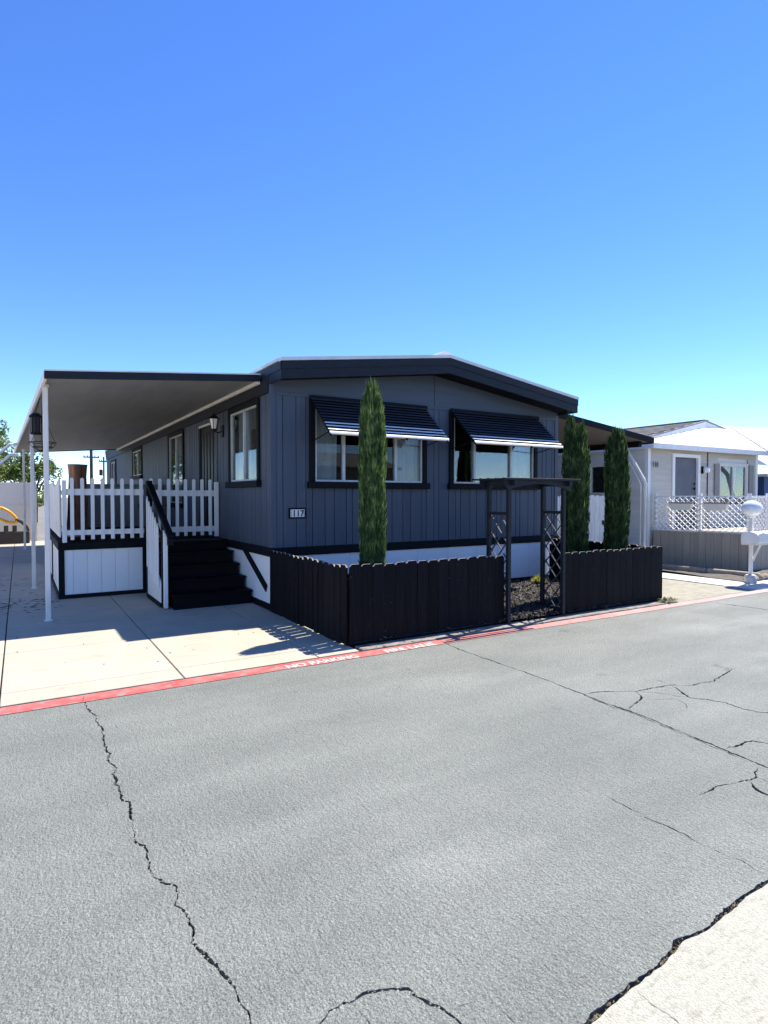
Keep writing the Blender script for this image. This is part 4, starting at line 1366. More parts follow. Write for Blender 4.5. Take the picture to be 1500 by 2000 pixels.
# ================================================================== CYPRESSES
def cypress(label, x, y, rad, h, seed, lobes, mat, n=15000, z0=.05):
    r = np.random.default_rng(seed)
    o = thing('cypress_tree', (x, y, 0), label, 'cypress', 'columnar cypresses in the garden bed')
    MB().tube([(x, y, .0), (x + .01, y, h * .4), (x, y, h * .8)], .03, 8, r1=.008).build('trunk', M['twig'], o)
    ph = r.uniform(0, 6.28, 6)

    def rfun(z, a_):
        t = (z - z0) / (h - z0)
        base = np.interp(t, [0, .06, .25, .5, .72, .86, .95, 1.0], [.72, .82, .95, 1.0, 1.0, .92, .66, .30])
        lump = 1 + .15 * np.sin(6 * a_ + ph[0] + .9 * z) + .09 * np.sin(11 * a_ + ph[1] - 2.6 * z) + .06 * np.sin(3 * a_ + ph[2] + 4.1 * z)
        return rad * base * lump
    t = 1 - np.abs(r.normal(0, .0, n))
    z = z0 + (h - z0) * r.beta(1.05, 1.15, n)
    a_ = r.uniform(0, 6.283, n)
    k = np.sqrt(r.uniform(.30, 1.0, n))
    rr = rfun(z, a_) * k
    # several leaders at the top
    cxs = np.full(n, x); cys = np.full(n, y)
    top = z > z0 + (h - z0) * .80
    if lobes > 1:
        li = r.integers(0, lobes, n)
        for j in range(lobes):
            off = (j - (lobes - 1) / 2) * rad * 1.0
            sel = top & (li == j)
            f_ = (z[sel] - (z0 + (h - z0) * .80)) / ((h - z0) * .20)
            cxs[sel] += off * .85 * np.minimum(1, f_ * 1.5)
            cys[sel] -= off * .45 * np.minimum(1, f_ * 1.5)
            rr[sel] *= (1 - .35 * np.minimum(1, f_ * 2))
            z[sel] -= (j % 2) * .10 * f_
    px = cxs + rr * np.cos(a_); py = cys + rr * np.sin(a_)
    out = np.stack([np.cos(a_), np.sin(a_), np.zeros(n)], 1)
    dirv = np.stack([np.zeros(n), np.zeros(n), np.ones(n)], 1) + out * (r.uniform(.0, .32, n) * k)[:, None] + r.normal(0, .10, (n, 3))
    dirv /= np.linalg.norm(dirv, axis=1)[:, None]
    ln = r.uniform(.045, .115, n) * np.where(r.random(n) < .08, 2.0, 1.0)
    wd = r.uniform(.005, .0125, n)
    tang = np.cross(dirv, out) + r.normal(0, .5, (n, 3))
    tang -= dirv * (tang * dirv).sum(1)[:, None]
    tang /= np.linalg.norm(tang, axis=1)[:, None]
    c_ = np.stack([px, py, z], 1)
    b2 = np.cross(dirv, tang)
    A = c_ - dirv * ln[:, None] * .45
    B = c_ + tang * wd[:, None]
    C = c_ + dirv * ln[:, None] * .75
    D = c_ - tang * wd[:, None]
    E_ = c_ + b2 * wd[:, None] * .8
    G_ = c_ - b2 * wd[:, None] * .8
    vv = np.stack([A, B, C, D, E_, G_], 1).reshape(-1, 3)
    ff = (np.arange(n)[:, None, None] * 6 + np.array([[0, 1, 2, 3], [0, 4, 2, 5]])[None]).reshape(-1, 4)
    me = bpy.data.meshes.new('crown')
    me.from_pydata(vv.tolist(), [], ff.tolist())
    me.materials.append(mat)
    cr = link('crown', me, o)
    cr['kind'] = 'stuff'
    # dense inner growth
    mb = MB()
    m_ = 14; rows = 22
    v_ = []
    for i in range(rows + 1):
        zz = z0 + (h * .93 - z0) * i / rows
        for q_ in range(m_):
            aa = q_ * 2 * math.pi / m_
            r_ = float(rfun(np.array(zz), np.array(aa))) * .58 * (1 + .15 * math.sin(q_ * 7.3 + i * 2.1))
            if lobes > 1 and i > rows * .8: r_ *= .5
            v_.append((x + r_ * math.cos(aa), y + r_ * math.sin(aa), zz))
    mb.poly(v_, [(i * m_ + q_, i * m_ + (q_ + 1) % m_, (i + 1) * m_ + (q_ + 1) % m_, (i + 1) * m_ + q_) for i in range(rows) for q_ in range(m_)])
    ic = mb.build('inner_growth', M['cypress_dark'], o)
    # a few thin leaders sticking out of the top
    mb = MB()
    for i in range(7):
        aa = r.uniform(0, 6.28); r_ = rad * r.uniform(0, .55)
        zz = h - r.uniform(.02, .35)
        mb.tube([(x + r_ * math.cos(aa), y + r_ * math.sin(aa), zz - .15), (x + 1.15 * r_ * math.cos(aa), y + 1.15 * r_ * math.sin(aa), zz + r.uniform(.02, .10))], .004, 4, r1=.0015)
    mb.build('leader', mat, o)
    return o


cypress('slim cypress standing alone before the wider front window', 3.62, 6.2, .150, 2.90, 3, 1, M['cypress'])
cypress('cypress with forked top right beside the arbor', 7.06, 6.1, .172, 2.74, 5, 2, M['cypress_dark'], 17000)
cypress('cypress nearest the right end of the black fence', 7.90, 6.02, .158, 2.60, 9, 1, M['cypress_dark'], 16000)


def tuft(name, label, cat, x, y, n, h, spread, mat, z=0.0, group=None):
    o = thing(name, (x, y, z), label, cat, group)
    mb = MB()
    for i in range(n):
        a_ = random.uniform(0, 6.28); t = random.random()
        d_ = Vector((math.cos(a_) * spread * t, math.sin(a_) * spread * t, h * random.uniform(.45, 1.0) * (1 - .4 * t)))
        b_ = Vector((x + math.cos(a_) * spread * .4 * t, y + math.sin(a_) * spread * .4 * t, z))
        tip = b_ + d_
        s_ = Vector((-math.sin(a_), math.cos(a_), 0)) * random.uniform(.006, .014)
        m_ = b_.lerp(tip, .55) + Vector((0, 0, .01))
        mb.poly([b_ - s_ * .4, b_ + s_ * .4, m_ + s_, tip, m_ - s_], [(0, 1, 2, 3, 4)])
    mb.build('leaves', mat, o)
    MB().tube([(x, y, z - .01), (x, y, z + h * .5)], .006, 5).build('stem', M['twig'], o)
    return o


tuft('shrub', 'small yellow green shrub against the white skirting inside the arbor', 'shrub', 7.62, 7.35, 190, .24, .13, M['yellowleaf'], .07)
tuft('weed', 'pale weed tuft at the right end of the black fence', 'weed', 8.24, 5.42, 70, .10, .15, M['weed'], .0)
tuft('weed', 'small green weed against the kerb end of the right fence', 'weed', 8.42, 5.44, 60, .09, .12, M['weed'], .0)
tuft('weed', 'pale climbing plant between the charcoal home and the white gate', 'weed', 8.9, 8.35, 200, 1.75, .22, M['weed'], .0)

# fallen leaves along the fence foot
for i in range(46):
    x = random.uniform(3.0, 6.4) if i < 36 else random.uniform(6.4, 8.6)
    y = 5.40 + random.gauss(0, .045)
    s_ = random.uniform(.012, .028)
    a_ = random.uniform(0, 6.28)
    ca, sa = math.cos(a_), math.sin(a_)
    pts = [(-1, 0, .1), (-.2, .5, .35), (1, .05, .0), (-.1, -.5, .3), (0, 0, .12)]
    v = [(x + s_ * (p * ca - q_ * sa), y + s_ * (p * sa + q_ * ca), .017 + s_ * zz) for p, q_, zz in pts]
    o = MB().poly(v, [(0, 1, 4), (1, 2, 4), (2, 3, 4), (3, 0, 4)]).build('fallen_leaf', M['leafdry'])
    tag(o, 'dry fallen leaf lying along the foot of the black fence', 'leaf', 'dry leaves along the fence foot')

# ================================================================== RIGHT CARPORT AND GATE
rc = thing('carport', (11.72, 8.2, 0), 'brown ceilinged carport roof between the charcoal and white homes', 'carport')
RZ0, RZ1 = 3.27, 2.885
for k in range(10):
    ya = 8.18 + k * .8
    v = [(8.63, ya, RZ0 - .10), (11.85, ya, RZ1 - .10), (11.85, ya + .796, RZ1 - .10), (8.63, ya + .796, RZ0 - .10),
         (8.63, ya, RZ0 - .02), (11.85, ya, RZ1 - .02), (11.85, ya + .796, RZ1 - .02), (8.63, ya + .796, RZ0 - .02)]
    MB().poly(v, [(0, 3, 2, 1), (4, 5, 6, 7), (0, 1, 5, 4), (1, 2, 6, 5), (2, 3, 7, 6), (3, 0, 4, 7)]).build('roof_panel', M['brown_soffit'], rc)
pf = [(8.63, RZ0 - .11), (11.93, RZ1 - .12), (11.93, RZ1), (8.63, RZ0)]
MB().prism(pf, lambda a_, b_, t: (a_, t, b_), 8.14, 8.178).build('front_fascia', M['black'], rc)
MB().box(11.855, 11.93, 8.18, 16.2, RZ1 - .13, RZ1 - .01).build('side_gutter', M['black'], rc)
MB().box(11.62, 11.72, 8.30, 16.1, RZ1 - .20, RZ1 - .085).build('edge_beam', M['black'], rc)
MB().tube([(11.72, 8.20, .01), (11.72, 8.20, 1.86), (11.705, 8.23, 1.95), (11.68, 8.68, 2.69)], .043, 10).build('bent_post', M['white_worn'], rc)
MB().tube([(11.62, 8.24, .01), (11.62, 8.24, 1.84), (11.61, 8.27, 1.92), (11.60, 8.66, 2.60)], .014, 8).build('bent_pipe', M['white_worn'], rc)
for yy in (12.0, 15.8):
    MB().box(11.64, 11.70, yy, yy + .06, .01, RZ1 - .201).build('post', M['white_worn'], rc)

gt = thing('wooden_gate', (10.5, 9.0, 0), 'weathered white board gate between the two homes', 'gate')
x = 8.75
k = 0
while x < 11.40:
    w_ = .165
    h = 1.615 + random.uniform(-.012, .012)
    MB().prism([(x + .004, .02), (x + w_ - .004, .02), (x + w_ - .004, h - .03), (x + w_ - .03, h), (x + .03, h), (x + .004, h - .03)], lambda a_, b_, t: (a_, t, b_), 9.0, 9.02).build('gate_board', M['white_worn'], gt)
    x += w_
for z in (.3, 1.35):
    MB().box(8.75, 11.4, 9.021, 9.06, z, z + .09).build('gate_rail', M['white_worn'], gt)
MB().box(11.42, 11.50, 8.98, 9.06, .012, 1.66).build('gate_post', M['white_worn'], gt)
MB().box(11.30, 11.36, 8.985, 8.999, .95, 1.05).build('latch', M['blacksteel'], gt)

# ================================================================== WHITE NEIGHBOUR HOME
nh = thing('neighbour_home', (14.8, 8.6, 0), 'white lap sided home with grey shingled roof on the right', 'mobile home')
NX, NY = 12.40, 8.62
NF, NS = Wall('front', NY), Wall('left', NX)
NDR = (13.40, 14.34, .80, 2.54)
NW = (15.36, 16.62, 1.35, 2.40)
NSW = (9.72, 10.22, 1.66, 2.36)
lapz = [.30 + .163 * i for i in range(16)]


def laps(w, u0, u1, holes, mat):
    for z in lapz:
        z1_ = min(z + .163, 2.76)
        if z1_ - z < .03: continue
        cuts = [(h[0], h[1]) for h in holes if h[2] < z + .12 and h[3] > z + .04]
        for a_, b_ in spans(u0, u1, cuts):
            mb = MB()
            pts = [(.026, z), (.006, z1_ + .012), (-.01, z1_ + .012), (-.01, z)]
            mb.prism(pts, lambda p, q_, t: w.pt(t, p, q_), a_, b_)
            mb.build('lap_board', mat, nh)


laps(NF, NX + .06, 17.05, [(13.28, 14.46, .5, 2.62), (15.28, 16.70, 1.28, 2.48)], M['lap_beige'])
laps(NS, NY + .06, 17.0, [(9.62, 10.32, 1.58, 2.44)], M['lap'])
MB().box(NX - .035, NX + .058, NY - .035, NY + .058, .28, 2.76).build('corner_trim', M['white'], nh)
MB().box(17.052, 17.16, NY - .035, NY + .06, .28, 2.72).build('corner_trim', M['white'], nh)
backing(NF, nh, NX + .02, 17.05, .0, 2.8, [NDR, NW], mat=M['lap'])
backing(NS, nh, NY + .05, 17.0, .0, 2.8, [NSW], mat=M['lap'])
box('right_wall', M['lap'], nh, 17.05, 17.10, NY + .061, 17, 0, 2.8)
box('rear_wall', M['lap'], nh, NX + .05, 17.04, 16.95, 17, 0, 2.8)
box('room_floor', M['interior'], nh, NX + .06, 17.0, NY + .06, 16.9, .6, .64)
box('room_ceiling', M['interior'], nh, NX + .06, 17.0, NY + .06, 16.9, 2.78, 2.80)
box('wall_seam', M['black'], nh, 14.76, 14.79, NY - .034, NY - .027, .8, 2.70)
window(NF, nh, *NW, [15.98], trim=.06, sill=False, trimmat=M['white_worn'], frame=M['white_worn'], curtains=[(16.0, 16.35, .0)])
window(NS, nh, *NSW, [], trim=.07, sill=False, trimmat=M['white'], frame=M['white'])
for a_ in (15.07, 16.70):
    MB().box(a_, a_ + .22, NY - .055, NY - .028, 1.33, 2.42).build('shutter', M['shutter'], nh, bevel=.006)
nd_ = bpy.data.objects.new('door', None); COL.objects.link(nd_); nd_.parent = nh
nd_.matrix_parent_inverse = parent_world(nh).inverted(); nd_.location = (13.87, NY, .8)
wbox(NF, 'door_trim', M['white'], nd_, 13.30, 13.395, -.02, .045, .80, 2.62)
wbox(NF, 'door_trim', M['white'], nd_, 14.345, 14.44, -.02, .045, .80, 2.62)
wbox(NF, 'door_trim', M['white'], nd_, 13.395, 14.345, -.02, .043, 2.54, 2.62)
wbox(NF, 'door_leaf', M['greydoor'], nd_, 13.40, 14.34, -.05, -.01, .81, 2.535)
wbox(NF, 'screen_panel', M['greydoor'], nd_, 13.45, 13.98, -.009, .012, .85, 2.50, .004)
MB().lathe((14.24, NY - .02, 1.78), [(.01, -.03), (.03, 0), (.01, .03)], 10).build('door_knob', M['blacksteel'], nd_)
MB().lathe((14.24, NY - .02, 1.90), [(.01, -.025), (.025, 0), (.01, .025)], 10).build('door_lock', M['blacksteel'], nd_)
nl = MB()
MB().lathe((14.58, NY - .12, 0), [(.02, 2.18), (.075, 2.20), (.075, 2.29), (.02, 2.33)], 12).build('porch_light', M['globe'], nh)
MB().box(14.50, 14.56, NY - .06, NY - .028, 2.16, 2.34).build('light_bracket', M['blacksteel'], nh)
text_obj('house_digits', '118', .16, M['digit'], nh, (12.50, NY - .045, 2.28), (1, 0, 0), (0, 0, 1), .003)
# roofs: shed roof over the front room, gable behind
nr = bpy.data.objects.new('roof', None); COL.objects.link(nr); nr.parent = nh
nr.matrix_parent_inverse = parent_world(nh).inverted(); nr.location = (14.8, 9, 2.8)
for k in range(10):
    t0, t1 = k / 10, (k + 1) / 10
    def P_(x, t): return (x, 8.42 + 1.9 * t, 2.80 + .97 * t)
    xl0, xl1 = (min(17.05, max(12.30, 11.72 + 6.57 * t)) for t in (t0, t1))
    a0, a1, b0, b1 = P_(xl0, t0), P_(17.30 + 1.5 * t0, t0), P_(xl1, t1), P_(17.30 + 1.5 * t1, t1)
    z_ = .010
    vv = [a0, a1, (b1[0], b1[1] + .02, b1[2] + .01), (b0[0], b0[1] + .02, b0[2] + .01)]
    MB().poly([(p[0], p[1], p[2] - .03) for p in vv] + [(p[0], p[1], p[2] + z_ * (1 if i < 2 else -.2)) for i, p in enumerate(vv)],
              [(3, 2, 1, 0), (4, 5, 6, 7), (0, 1, 5, 4), (1, 2, 6, 5), (2, 3, 7, 6), (3, 0, 4, 7)]).build('roof_course', M['roofwhite'], nr)
MB().box(12.27, 17.33, 8.385, 8.415, 2.69, 2.81).build('front_fascia', M['white'], nr)
MB().box(12.27, 12.30, 8.416, 17.0, 2.69, 2.79).build('side_fascia', M['white'], nr)
# wing coming forward at the right, with its own eave
v = [(17.31, 8.42, 2.79), (17.31, 5.6, 2.79), (20.5, 5.6, 3.60), (20.5, 10.3, 3.74), (18.82, 10.3, 3.72)]
MB().poly(v + [(x, y, z + .05) for x, y, z in v], [(4, 3, 2, 1, 0), (5, 6, 7, 8, 9)] + [(i, (i + 1) % 5, 5 + (i + 1) % 5, 5 + i) for i in range(5)]).build('wing_roof', M['roofwhite'], nr)
MB().box(17.26, 17.295, 5.58, 8.38, 2.70, 2.83).build('wing_fascia', M['white'], nr)
# gable roof
GP = (17.05, 9.98, 3.70)
GLf, GRt = (12.28, 8.55, 2.90), (21.5, 10.2, 3.05)
YBk = 17.2
for a_, b_ in (((12.28, 8.60, 2.86), GP), (GP, GRt)):
    a_, b_ = Vector(a_), Vector(b_)
    MB().poly([a_ + Vector((0, 0, -.12)), b_ + Vector((0, 0, -.12)), b_ + Vector((0, 0, .06)), a_ + Vector((0, 0, .06)), a_ + Vector((0, .03, -.12)), b_ + Vector((0, .03, -.12)), b_ + Vector((0, .03, .06)), a_ + Vector((0, .03, .06))],
              [(0, 1, 2, 3), (7, 6, 5, 4), (0, 4, 5, 1), (1, 5, 6, 2), (2, 6, 7, 3), (3, 7, 4, 0)]).build('gable_fascia', M['white'], nr)
    MB().poly([a_ + Vector((0, -.02, .062)), b_ + Vector((0, -.02, .062)), b_ + Vector((0, -.02, .10)), a_ + Vector((0, -.02, .10)), a_ + Vector((0, .05, .062)), b_ + Vector((0, .05, .062)), b_ + Vector((0, .05, .10)), a_ + Vector((0, .05, .10))],
              [(0, 1, 2, 3), (7, 6, 5, 4), (0, 4, 5, 1), (1, 5, 6, 2), (2, 6, 7, 3), (3, 7, 4, 0)]).build('rake_trim', M['shutter'], nr)
# shingle courses on the left slope, each course a row of single shingles near the camera
nc = 12
sh_me = MB().box(0, .30, 0, .36, 0, .016).mesh('shingle', M['shingle'])
slope_v = Vector((GP[0] - 12.28, 0, GP[2] - 2.90))
Ls = slope_v.length
ang = math.atan2(slope_v.z, slope_v.x)
for i in range(nc):
    t = i / nc
    px = 12.28 + slope_v.x * t; pz = 2.965 + slope_v.z * t
    ys = 8.62 + 1.38 * t + (i % 2) * .15
    y = ys
    while y < 13.5:
        o = bpy.data.objects.new('shingle', sh_me)
        COL.objects.link(o)
        o.location = (px - .03, y, pz + .006 + random.uniform(0, .006))
        o.rotation_euler = (0, -ang + .02, 0)
        o.parent = nr
        o.matrix_parent_inverse = parent_world(nr).inverted()
        y += .365
MB().poly([(12.28, 8.6, 2.93), (12.28, YBk, 2.93), (GP[0], YBk, 3.725), (GP[0], 10.0, 3.725), (21.5, YBk, 3.05), (21.5, 10.22, 3.05)],
          [(0, 1, 2, 3), (3, 2, 4, 5)]).build('roof_deck', M['shingle'], nr)
MB().beam((GP[0], 9.97, GP[2] + .105), (GP[0], YBk, GP[2] + .105), .22, .025).build('ridge_cap', M['shingle'], nr)
MB().poly([(12.45, 8.75, 2.60), (21.2, 10.25, 2.60), (GP[0], 10.05, 3.60)], [(0, 1, 2)]).build('gable_wall', M['lap'], nr)

# neighbour's porch: tan skirting, lattice railing
pp = thing('neighbour_porch', (12.8, 7.5, 0), 'porch with tan board skirting in front of the white home', 'porch')
PA, PB, PC = Vector((12.48, 8.50, 0)), Vector((12.95, 6.66, 0)), Vector((17.0, 6.50, 0))
PZ = .80


def run_boards(a_, b_, w_, z0, z1, name, mat, parent, t=.02):
    d_ = b_ - a_; L_ = d_.length; d_.normalize(); n_ = Vector((d_.y, -d_.x, 0))
    k_ = max(1, round(L_ / w_)); ww = L_ / k_
    for i in range(k_):
        p = a_ + d_ * (ww * i + .003); q_ = a_ + d_ * (ww * (i + 1) - .003)
        MB().poly([p, q_, q_ + n_ * t, p + n_ * t] + [Vector((s_.x, s_.y, z1 - z0)) for s_ in (p, q_, q_ + n_ * t, p + n_ * t)],
                  [(3, 2, 1, 0), (4, 5, 6, 7), (0, 1, 5, 4), (1, 2, 6, 5), (2, 3, 7, 6), (3, 0, 4, 7)])\
            .build(name, mat, parent).location.z += z0


run_boards(PA, PB, .16, .03, .785, 'skirting_board', M['tan'], pp)
run_boards(PB, PC, .16, .03, .785, 'skirting_board', M['tan'], pp)
v = [(12.45, 8.50, PZ - .012), (12.92, 6.63, PZ - .012), (17.0, 6.47, PZ - .012), (17.0, 8.5, PZ - .012)]
MB().poly(v + [(x, y, z + .03) for x, y, z in v], [(3, 2, 1, 0), (4, 5, 6, 7)] + [(i, (i + 1) % 4, 4 + (i + 1) % 4, 4 + i) for i in range(4)]).build('porch_floor', M['tan'], pp)
lt = thing('lattice_railing', (12.8, 7.5, PZ), 'white diagonal lattice railing round the neighbour porch', 'railing')


def lattice(a_, b_, z0, z1, step, sw, parent):
    d_ = b_ - a_; L_ = d_.length; d_.normalize(); n_ = Vector((d_.y, -d_.x, 0))
    H = z1 - z0
    for s_ in (1, -1):
        c_ = -H if s_ > 0 else 0
        while c_ < (L_ if s_ > 0 else L_ + H):
            # line: u = c + s*(z - z0)
            za, zb = 0.0, H
            ua, ub = c_, c_ + s_ * H
            lo, hi = 0, 1
            for lim, sg in ((0, 1), (L_, -1)):
                fa, fb_ = sg * (ua - lim), sg * (ub - lim)
                if fa < 0 and fb_ < 0: lo, hi = 1, 0; break
                if fa < 0: lo = max(lo, fa / (fa - fb_))
                elif fb_ < 0: hi = min(hi, fa / (fa - fb_))
            if hi - lo > .05:
                p = a_ + d_ * (ua + (ub - ua) * lo); q_ = a_ + d_ * (ua + (ub - ua) * hi)
                off = n_ * (.004 * s_)
                MB().beam(p + off + Vector((0, 0, z0 + H * lo)), q_ + off + Vector((0, 0, z0 + H * hi)), .007, sw, up=n_).build('lattice_strip', M['white'], parent)
            c_ += step


LA, LB, LC = PA + Vector((0, 0, 0)), PB, Vector((13.55, 6.60, 0))
lattice(LA, LB, PZ + .02, 1.60, .118, .052, lt)
lattice(LB, LC, PZ + .02, 1.60, .118, .052, lt)
for a_, b_ in ((LA, LB), (LB, LC)):
    d_ = (b_ - a_).normalized()
    for z in (PZ + .035, 1.595):
        MB().beam(a_ + Vector((0, 0, z)) + d_ * .02, b_ + Vector((0, 0, z)) - d_ * .02, .03, .028).build('rail', M['white'], lt)
for p in (LA, LB, LC, LA.lerp(LB, .5)):
    MB().box(p.x + .03, p.x + .09, p.y - .03, p.y + .03, PZ + .019, 1.66).build('post', M['white'], lt)
for nm, t in (('cream planter box hung on the lattice further from the mailbox', .33), ('cream planter box hung on the lattice closest to the globe lamp', .70)):
    c_ = LA.lerp(LB, t); d_ = (LB - LA).normalized(); n_ = Vector((d_.y, -d_.x, 0))
    if n_.x > 0: n_ = -n_
    o = thing('planter_box', (c_.x, c_.y, 1.3), nm, 'planter')
    def PT(u, w_, z): return c_ + d_ * u + n_ * w_ + Vector((0, 0, z))
    h0, h1 = 1.29, 1.44
    vb = [PT(-.19, .05, h0), PT(.19, .05, h0), PT(.19, .18, h0), PT(-.19, .18, h0), PT(-.23, .04, h1), PT(.23, .04, h1), PT(.23, .21, h1), PT(-.23, .21, h1)]
    MB().poly(vb, [(3, 2, 1, 0), (4, 5, 6, 7), (0, 1, 5, 4), (1, 2, 6, 5), (2, 3, 7, 6), (3, 0, 4, 7)]).build('trough', M['planter'], o, bevel=.008)
    MB().poly([PT(-.24, .03, h1 + .001), PT(.24, .03, h1 + .001), PT(.24, .22, h1 + .001), PT(-.24, .22, h1 + .001), PT(-.24, .03, h1 + .03), PT(.24, .03, h1 + .03), PT(.24, .22, h1 + .03), PT(-.24, .22, h1 + .03)],
              [(3, 2, 1, 0), (4, 5, 6, 7), (0, 1, 5, 4), (1, 2, 6, 5), (2, 3, 7, 6), (3, 0, 4, 7)]).build('rim', M['shutter'], o)
    MB().poly([PT(-.20, .06, h1 + .031), PT(.20, .06, h1 + .031), PT(.20, .19, h1 + .031), PT(-.20, .19, h1 + .031)], [(0, 1, 2, 3)]).build('soil', M['soil'], o)
    for u in (-.15, .15):
        MB().beam(PT(u, .01, 1.60), PT(u, .035, h1), .012, .004).build('hanger', M['blacksteel'], o)

# border stones and timber along the neighbour's bed
be = thing('timber_edging', (11.6, 7.2, 0), 'weathered grey timber edging along the neighbour soil bed', 'edging')
for k in range(3):
    a_ = Vector((11.75 + .08 * k, 8.9 - k * 1.0, .07)); b_ = Vector((11.82 + .10 * k, 7.95 - k * 1.0, .07))
    MB().beam(a_, b_, .10, .13).build('timber', M['tan'], be, bevel=.015)
for k in range(7):
    sx, sy = 11.66 + k * .20 + random.uniform(-.03, .03), 5.98 + random.uniform(-.03, .05)
    mb = MB(); r_ = random.uniform(.075, .11)
    vv, ff = [], []
    n_, m_ = 8, 4
    for i in range(m_):
        ph_ = i / (m_ - 1) * 1.45
        for q_ in range(n_):
            a_ = q_ * 2 * math.pi / n_
            rr = r_ * math.cos(ph_) * random.uniform(.85, 1.12)
            vv.append((sx + rr * math.cos(a_) * 1.25, sy + rr * math.sin(a_) * .8, .012 + r_ * 1.1 * math.sin(ph_)))
    ff = [(i * n_ + q_, i * n_ + (q_ + 1) % n_, (i + 1) * n_ + (q_ + 1) % n_, (i + 1) * n_ + q_) for i in range(m_ - 1) for q_ in range(n_)] + [tuple(range((m_ - 1) * n_, m_ * n_))]
    mb.poly(vv, ff)
    o = mb.build('border_stone', M['stone'], smooth=True)
    tag(o, 'rough brown border stone in the row behind the mailbox', 'stone', 'border stones by the mailbox')

# ================================================================== GLOBE LAMP WITH MAILBOX
ml = thing('lamp_mailbox_post', (11.42, 5.80, 0.012), 'white post with globe lamp and mailbox by the pale path', 'mailbox post')
MX, MY = 11.40, 5.80
MB().box(MX - .028, MX + .028, MY - .028, MY + .028, .012, 1.20).build('post', M['white_worn'], ml, bevel=.005)
MB().lathe((MX, MY, 0), [(.10, .012), (.11, .10), (.085, .16), (.05, .17)], 10).build('footing', M['concrete_pale'], ml)
MB().lathe((MX, MY, 0), [(.04, 1.201), (.055, 1.22), (.055, 1.235)], 14).build('lamp_collar', M['white'], ml)
MB().lathe((MX, MY, 0), [(.172 * math.sin(math.pi * (k + .35) / 12.7), 1.375 - .148 * math.cos(math.pi * (k + .35) / 12.7)) for k in range(13)], 28).build('globe', M['globe'], ml, smooth=True)
bxm = thing('mailbox', (11.4, 5.7, .77), 'white double mailbox with scalloped cover below the globe lamp', 'mailbox')
for x0, x1 in ((MX - .43, MX + .08), (MX + .11, MX + .62)):
    prof = [(-.145, .775), (.145, .775), (.145, .90)] + [(.145 * math.cos(a_), .90 + .075 * math.sin(a_)) for a_ in (R(30), R(60), R(90), R(120), R(150))] + [(-.145, .90)]
    b_ = MB().prism(prof, lambda p, q_, t: (t, MY - .19 + p, q_), x0, x1).build('box', M['white'], bxm)
    # scalloped front flap
    pts = [(x0, .80), (x1, .80), (x1, .925)]
    for k in range(9):
        t = k / 8
        pts.append((x1 - (x1 - x0) * t, .935 + .022 * abs(math.sin(t * math.pi * 2))))
    pts.append((x0, .925))
    MB().prism(pts, lambda p, q_, t: (p, t, q_), MY - .348, MY - .336).build('scalloped_cover', M['vinyl'], b_)
MB().box(MX - .40, MX + .59, MY - .30, MY - .03, .735, .773).build('shelf', M['white_worn'], bxm)
MB().tube([(MX, MY - .036, .42), (MX - .02, MY - .12, .60), (MX - .06, MY - .2, .734)], .018, 7).build('brace', M['white_worn'], bxm)
MB().tube([(MX + .036, MY, .40), (MX + .12, MY - .04, .58), (MX + .14, MY - .1, .734)], .016, 7).build('brace', M['white_worn'], bxm)

# ================================================================== BACKGROUND
# far left: white vinyl fence
vf = thing('vinyl_fence', (-2, 24.6, 0), 'white vinyl panel fence at the far end of the driveway', 'fence')
for k in range(5):
    a_ = .45 - (k + 1) * 1.9
    MB().box(a_ + .07, a_ + 1.83, 24.60, 24.64, .10, 1.26).build('panel', M['vinyl'], vf)
    MB().box(a_ + .07, a_ + 1.83, 24.60, 24.64, 1.275, 2.02).build('panel', M['vinyl'], vf)
    for z in (.04, 1.262, 2.022):
        MB().box(a_ + .07, a_ + 1.83, 24.58, 24.66, z, z + (.06 if z != 1.262 else .012)).build('rail', M['vinyl'], vf)
    MB().box(a_ - .06, a_ + .06, 24.56, 24.68, .0, 2.13).build('post', M['vinyl'], vf)
MB().box(.40, .52, 24.56, 24.68, .0, 2.13).build('post', M['vinyl'], vf)
# low dark timber edging with two stubs
te = thing('timber_edging', (-1.0, 23.2, 0), 'low dark timber edging with two stubs before the vinyl fence', 'edging')
MB().box(-4.6, .28, 23.4, 23.62, .013, .42).build('timber', M['pole'], te, bevel=.02)
for x in (-.46, -.22):
    MB().box(x, x + .13, 23.42, 23.6, .421, .62).build('stub', M['pole'], te, bevel=.01)
# racket-like loop
rk = thing('racket', (-.4, 22.9, .8), 'orange and yellow racket with dark handle before the vinyl fence', 'racket')
cx_, cz_ = -.42, .97
pts = [(cx_ + .33 * math.cos(a_) * (1 - .12 * math.sin(a_)), 23.3, cz_ + .20 * math.sin(a_) - .16 * math.cos(a_)) for a_ in [k * math.pi / 12 for k in range(25)]]
MB().tube(pts, .048, 8).build('hoop', M['orange'], rk, smooth=True)
for k in range(7):
    t = -.24 + k * .08
    hgt = .17 * math.sqrt(max(0, 1 - (t / .32) ** 2))
    MB().tube([(cx_ + t, 23.3, cz_ - .49 * t - hgt), (cx_ + t, 23.3, cz_ - .49 * t + hgt)], .012, 5).build('string', M['string'], rk)
for k in range(4):
    zz = -.10 + k * .07
    MB().tube([(cx_ - .28, 23.302, cz_ + zz + .13), (cx_ + .28, 23.302, cz_ + zz - .13)], .010, 5).build('string', M['string'], rk)
MB().tube([(cx_ + .30, 23.3, cz_ - .14), (cx_ + .46, 23.3, cz_ - .22), (cx_ + .62, 23.3, cz_ - .40), (cx_ + .66, 23.3, .43)], .055, 8, r1=.045).build('handle', M['pole'], rk, smooth=True)


